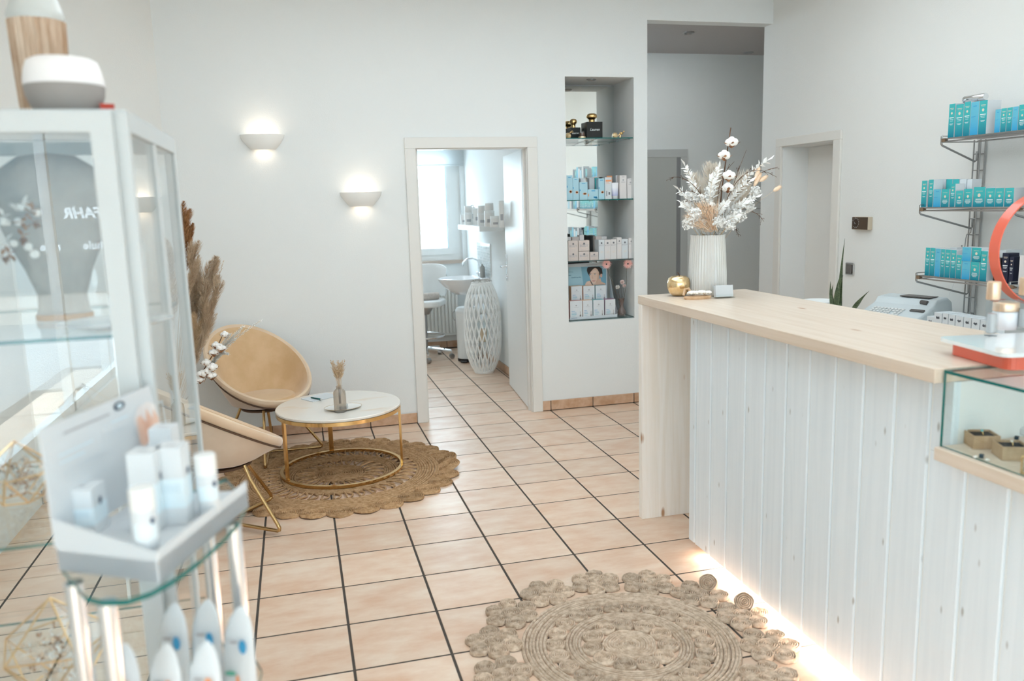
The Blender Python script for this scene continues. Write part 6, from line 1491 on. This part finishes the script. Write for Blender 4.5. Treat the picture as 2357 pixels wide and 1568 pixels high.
# cardboard tester display
tz_ = Z0-.0036
ty = empty('tester_card_display', (B_.x, B_.y, tz_), label='white cardboard tester display with back card on the glass stand', cat='display')
def tp(mb, nm, mt): o = mb.build(nm, mt, ty); o.location = (-B_.x, -B_.y, -tz_); return o
A3, B3, C3 = [Vector((q.x, q.y, 0)) for q in (A_, B_, C_)]; D3 = A3 + (C3-B3)*.78
if True:
    h1 = .034
    b = MB(); b.prism([(q.x, q.y) for q in (A3, B3, C3, D3)], tz_+.0005, tz_+h1-.004); tp(b, 'tray', paper_m)
    for nm, P_, Q_, ha, hb_ in (('front_lip', A3, B3, .075, .044), ('side_lip', B3, C3, .044, .046)):
        n_ = (Q_-P_).normalized(); n_ = Vector((-n_.y, n_.x, 0))*.002; b = MB()
        b.add([P_+Vector((0, 0, tz_+.0006)), Q_+Vector((0, 0, tz_+.0006)), Q_+Vector((0, 0, tz_+hb_)), P_+Vector((0, 0, tz_+ha)), P_+n_+Vector((0, 0, tz_+.0006)), Q_+n_+Vector((0, 0, tz_+.0006)), Q_+n_+Vector((0, 0, tz_+hb_)), P_+n_+Vector((0, 0, tz_+ha))], [(0,1,2,3),(7,6,5,4),(0,4,5,1),(1,5,6,2),(2,6,7,3),(3,7,4,0)]); tp(b, nm, paper_m)
    # back card from A towards D
    dd = (D3-A3).normalized(); nn = Vector((dd.y, -dd.x, 0))
    def ray_on(px, py):     # meet the pixel ray with the upright plane through A and D
        d_ = ray(px, py); t_ = (A3-CAM).dot(nn)/d_.dot(nn); return CAM+d_*t_
    cs = [ray_on(*q) for q in ((132, 1240), (400, 1120), (344, 888), (92, 990))]; cs[0].z = tz_+h1; cs[1].z = tz_+h1
    cs[0].x, cs[0].y = A3.x, A3.y
    cs = [q+nn*.0 for q in cs]
    b = MB(); b.add(cs+[q-nn*.003 for q in cs], [(0,1,2,3),(7,6,5,4),(0,4,5,1),(1,5,6,2),(2,6,7,3),(3,7,4,0)]); tp(b, 'back_card', paper_m)
    def cardpt(u, v): return (cs[0].lerp(cs[1], u)).lerp(cs[3].lerp(cs[2], u), v)
    def cp(nm, pts, mt, e=.0008):
        b = MB(); b.poly([cardpt(u, v)+nn*e for u, v in pts]); return tp(b, nm, mt)
    blub = mat('pale_blue_print', (.62, .76, .84), .6); greyb = mat('pale_grey_print', (.62, .67, .71), .6)
    for k, (u0, u1, v) in enumerate(((.10, .38, .72), (.10, .30, .655), (.12, .46, .58), (.12, .44, .55), (.14, .36, .50), (.56, .72, .80), (.50, .82, .72), (.52, .84, .695), (.54, .78, .655), (.55, .80, .60))): cp('print_line', [(u0, v), (u1, v), (u1, v+.014), (u0, v+.014)], blub if k in (0, 1, 5) else greyb)
    cp('print_line', [(.16, .885), (.56, .885), (.56, .902), (.16, .902)], inkgr_m)
    cp('emblem', [(.66+.055*math.cos(a), .93+.042*math.sin(a)) for a in frange(0, 2*PI, 19)[:-1]], mat('emblem_navy', (.03, .05, .09), .5)); cp('emblem', [(.66+.028*math.cos(a), .93+.024*math.sin(a)) for a in frange(0, 2*PI, 15)[:-1]], blub, .0012)
    hand = mat('print_skin', (.66, .40, .30), .6, var=(.80, .60, .50), vscale=22)
    cp('hand_photo', [(.76, .14), (1.0, .30), (1.0, .80), (.93, .86), (.82, .84), (.76, .74)], mat('hand_ground', (.80, .78, .77), .6, var=(.66, .62, .62), vscale=14), .0009)
    cp('hand_photo', [(.77, .50), (.80, .44), (.99, .56), (1.0, .66), (.97, .76), (.94, .67), (.90, .80), (.87, .66), (.83, .76), (.79, .74)], hand, .0013); cp('hand_photo', [(.76, .14), (.84, .18), (.86, .42), (.77, .46)], mat('sleeve', (.10, .14, .20), .7), .0013)
    text('www.', .012, Matrix.Identity(4), greyb, ty) if False else None
ctop = tz_+h1-.004+.0006
def place(px, py): return onz(px, py, ctop)
navyink = mat('drop_navy', (.03, .06, .13), .4)
def drop(parent, x, z, y, s_=.006):
    b = MB(); b.poly([(x+s_*.7*math.cos(a), y, z+s_*math.sin(a)) for a in frange(0, 2*PI, 15)[:-1]]); b.build('drop_print', navyink, parent)
def tcarton(px, py, w_, h, yaw, label):
    p = place(px, py); b = MB(); b.box(-w_/2, w_/2, -w_/2, w_/2, 0, h); o = b.build('carton', cartonw_m, None, (p.x, p.y, ctop), yaw, label=label, cat='box', group='white skin care cartons on the tester display')
    bb = MB()
    e = w_/2+.0004
    for q in ([(-e, -e), (e, -e)], [(e, -e), (e, e)]): bb.poly([(q[0][0], q[0][1], h*.22), (q[1][0], q[1][1], h*.22), (q[1][0], q[1][1], h*.60), (q[0][0], q[0][1], h*.60)])
    bb.build('print_band', mat('band_blue', (.72, .84, .90), .5) if 'band_blue' not in MATS else MATS['band_blue'], o)
    bb = MB()
    for q in range(5): x_ = -w_*.36+q*w_*.15; bb.poly([(x_, -e-.0004, h*.42), (x_+w_*.09, -e-.0004, h*.42), (x_+w_*.09, -e-.0004, h*.53), (x_, -e-.0004, h*.53)])
    bb.build('print', blub, o)
    b = MB(); b.poly([(e+.0006, .001+.0045*math.cos(a), h*.66+.006*math.sin(a)) for a in frange(0, 2*PI, 15)[:-1]]); b.build('drop_print', navyink, o)
    b = MB(); b.poly([(-.007, -.006, h+.0004), (.007, -.006, h+.0004), (.007, -.002, h+.0004), (-.007, -.002, h+.0004)]); b.build('hang_slot', inkgr_m, o)
    return o
YW = math.atan2((B3-A3).y, (B3-A3).x)+.35
tcarton(200, 1222, .046, .070, YW, 'short white skin care carton standing alone in front of the back card')
tcarton(350, 1212, .038, .118, YW, 'tall white skin care carton, the left one of the pair')
tcarton(412, 1197, .038, .118, YW, 'tall white skin care carton, the right one of the pair')
tcarton(392, 1140, .036, .118, YW, 'tall white skin care carton standing behind the pair')
def tbottle(px, py, label, h=.094, r=.0165):
    p = place(px, py); o = empty('lotion_bottle', (p.x, p.y, ctop), label=label, cat='bottle')
    b = MB(); b.lathe([(r*.9, 0), (r, .003), (r, h*.66), (r*.98, h*.67)], 24); b.build('bottle_body', cartonw_m, o); b = MB(); b.lathe([(r*1.01, h*.675), (r*1.01, h*.98), (r*.9, h)], 24); b.build('cap', white_m, o)
    b = MB(); vs = []
    for i in range(11): a = -2.3+i*.2; vs += [(r*1.01*math.cos(a), r*1.01*math.sin(a), h*.25), (r*1.01*math.cos(a), r*1.01*math.sin(a), h*.5)]
    b.add(vs, [(i*2, i*2+2, i*2+3, i*2+1) for i in range(10)], 0, True); b.build('label_band', MATS['band_blue'], o)
    b = MB(); a = -.75; c_ = Vector((r*1.03*math.cos(a), r*1.03*math.sin(a), h*.52)); t_ = Vector((-math.sin(a), math.cos(a), 0)); b.poly([c_+t_*.0035*math.cos(q)+Vector((0, 0, .005*math.sin(q))) for q in frange(0, 2*PI, 13)[:-1]]); b.build('drop_print', navyink, o)
tbottle(340, 1272, 'white lotion bottle with navy drop at the front of the tester display'); tbottle(482, 1180, 'white lotion bottle at the far right corner of the tester display')
# sun care tubes on the second plate
def suntube(px, py, k, label, h=.185, w_=.054):
    z = SPZ+.0008; p = onz(px, py, z); o = empty('lotion_tube', (p.x, p.y, z), math.radians(-22), label=label, cat='tube', group='lotion tubes under the glass top')
    b = MB(); vs = []; N = 20
    for zz, rx, ry in ((.026, .5, .30), (.05, .5, .29), (h*.55, .49, .20), (h*.75, .44, .12), (h*.88, .33, .07), (h*.96, .18, .04), (h, .05, .02)):
        vs += [(w_*rx*math.cos(2*PI*i/N)+w_*.22*(zz/h)**3, w_*ry*math.sin(2*PI*i/N), zz) for i in range(N)]
    b.add(vs, [(q*N+i, q*N+(i+1) % N, (q+1)*N+(i+1) % N, (q+1)*N+i) for q in range(6) for i in range(N)]+[tuple(range(6*N, 7*N)), tuple(range(N-1, -1, -1))], 0, True); b.build('tube_body', cartonw_m, o)
    b = MB(); b.lathe([(w_*.36, 0), (w_*.38, .003), (w_*.38, .025)], 20, sy=.75); b.build('cap', MATS['band_blue'] if k % 2 else cartonw_m, o)
    for (x, zz, sx_, sz_, mt) in ((.012, .66, .008, .012, (orange_ink, blue_ink)[k in (1, 3, 5)]), (-.008, .42, .012, .004, mat('ink_green', (.12, .45, .33), .5) if 'ink_green' not in MATS else MATS['ink_green']), (.004, .34, .004, .014, orange_ink), (0, .20, .024, .003, blue_ink), (-.004, .70, .010, .003, inkgr_m)):
        yy = -w_*(.30-.22*max(0, zz-.25))-.0015; b = MB(); b.poly([(x+sx_*math.cos(a)*.8+w_*.2*zz**3, yy, zz*h+sz_*math.sin(a)) for a in frange(0, 2*PI, 13)[:-1]]); b.build('print', mt, o)
for k, (px, py, lb) in enumerate(((302, 1745, 'lotion tube with orange spot at the left of the lower plate'), (412, 1630, 'lotion tube with blue spot behind the left pair'), (394, 1745, 'lotion tube with orange spot in the middle of the lower plate'), (486, 1620, 'lotion tube with blue spot behind the middle pair'), (484, 1738, 'lotion tube with orange spot right of the middle'), (560, 1640, 'lotion tube with light blue print at the right end of the lower plate'))): suntube(px, py, k, lb)

# ================================================================== JEWELLERY IN THE COUNTER CASE
kraft = mat('kraft_paper', (.48, .32, .19), .85, var=(.56, .39, .25), vscale=30, bump=.2, bscale=120); velv = mat('black_velvet', (.012, .012, .014), .9)
def ringbox(px, py, yaw, label, stone):
    p = onz(px, py, .9205); o = empty('ring_box', (p.x, p.y, .9205), yaw, label=label, cat='jewellery box', group='kraft ring boxes')
    s_ = .033; b = MB(); b.box(-s_, s_, -s_, s_, 0, .003)
    for x0, x1, y0, y1 in ((-s_, s_, -s_, -s_+.003), (-s_, s_, s_-.003, s_), (-s_, -s_+.003, -s_+.003, s_-.003), (s_-.003, s_, -s_+.003, s_-.003)): b.box(x0, x1, y0, y1, .003, .035)
    b.build('box_body', kraft, o); b = MB(); b.box(-s_+.0035, s_-.0035, -s_+.0035, s_-.0035, .0035, .030); bevel(b.build('cushion', velv, o), .002)
    b = MB(); b.tube([(.008*math.cos(a), 0, .031+.008*math.sin(a)) for a in frange(-.5, PI+.5, 12)], .0012, 6); r_ = b.build('ring', gold_m, o)
    b = MB(); b.sphere((0, 0, .041), .004, 8, 6, sz=.7); b.build('gemstone', stone, r_)
turq = mat('turquoise', (.15, .55, .60), .2); pearl = mat('pearl', (.85, .80, .74), .2, coat=.6)
ringbox(2258, 1026, math.radians(68), 'open kraft ring box with a turquoise ring, nearest the case corner', turq); ringbox(2326, 1052, math.radians(66), 'open kraft ring box with a pearl ring right of the first', pearl)
def quartz(px, py, s_, label, yaw=0):
    p = onz(px, py, .9205); o = empty('quartz_block', (p.x, p.y, .9205), yaw, label=label, cat='mineral'); b = MB(); b.cbox(-s_, s_, -s_*.8, s_*.8, 0, s_*1.35, s_*.3); b.build('stone', mat('quartz', (.58, .58, .60), .3, var=(.75, .76, .78), vscale=60) if 'quartz' not in MATS else MATS['quartz'], o)
    b = MB()
    for k in range(7): a = k; b.sphere((s_*.3*math.cos(a), s_*.3*math.sin(a), s_*1.42+.003*(k % 3)), .006, 6, 5)
    b.build('crystal_cluster', pearl, o)
quartz(2288, 1000, .020, 'grey stone block topped with pale crystals behind the first ring box', .4); quartz(2352, 1000, .019, 'grey stone block with crystals at the right of the glass case', .2)
for k, (px, py, lb) in enumerate(((2259, 1054, 'small dark price cube in front of the first ring box'), (2340, 1012, 'small dark price cube between the ring boxes and the grey stone'))):
    p = onz(px, py, .9205); b = MB(); b.cbox(-.005, .005, -.005, .005, 0, .010, .001); o = b.build('price_cube', mat('cube_navy', (.02, .05, .08), .2) if 'cube_navy' not in MATS else MATS['cube_navy'], None, (p.x, p.y, .9205), .5, label=lb, cat='price tag'); text('18', .007, face_M((0, -.0054, .005)), inkw_m, o)
for k, (px, py, lb) in enumerate(((2245, 1055, 'tiny clear quartz pebble left of the front price cube'), (2272, 1062, 'tiny clear quartz pebble right of the front price cube'), (2318, 1002, 'pale crystal lying behind the second ring box'))):
    p = onz(px, py, .9205); b = MB(); b.sphere((0, 0, .004+.002*(k == 2)), .005+.004*(k == 2), 7, 5, sx=1.3, sz=.8); b.build('pebble', pearl, None, (p.x, p.y, .9205), label=lb, cat='mineral')
p = onz(2362, 1085, .9205); gb = empty('glass_trinket_box', (p.x+.03, p.y-.02, .9205), math.radians(35), label='brass edged glass trinket box at the right end of the case', cat='jewellery box')
s_, h_ = .040, .042; b = MB()
for z in (.002, h_): b.tube([(-s_, -s_, z), (s_, -s_, z), (s_, s_, z), (-s_, s_, z)], .0022, 4, closed=True)
for x in (-s_, s_):
    for y in (-s_, s_): b.tube([(x, y, .002), (x, y, h_)], .0022, 4)
b.build('brass_edges', brass_m, gb); b = MB()
b.box(-s_, s_, -s_, -s_+.0015, .003, h_-.002); b.box(-s_, s_, s_-.0015, s_, .003, h_-.002); b.box(-s_, -s_+.0015, -s_+.002, s_-.002, .003, h_-.002); b.box(s_-.0015, s_, -s_+.002, s_-.002, .003, h_-.002); b.build('glass_wall', glass_m, gb)
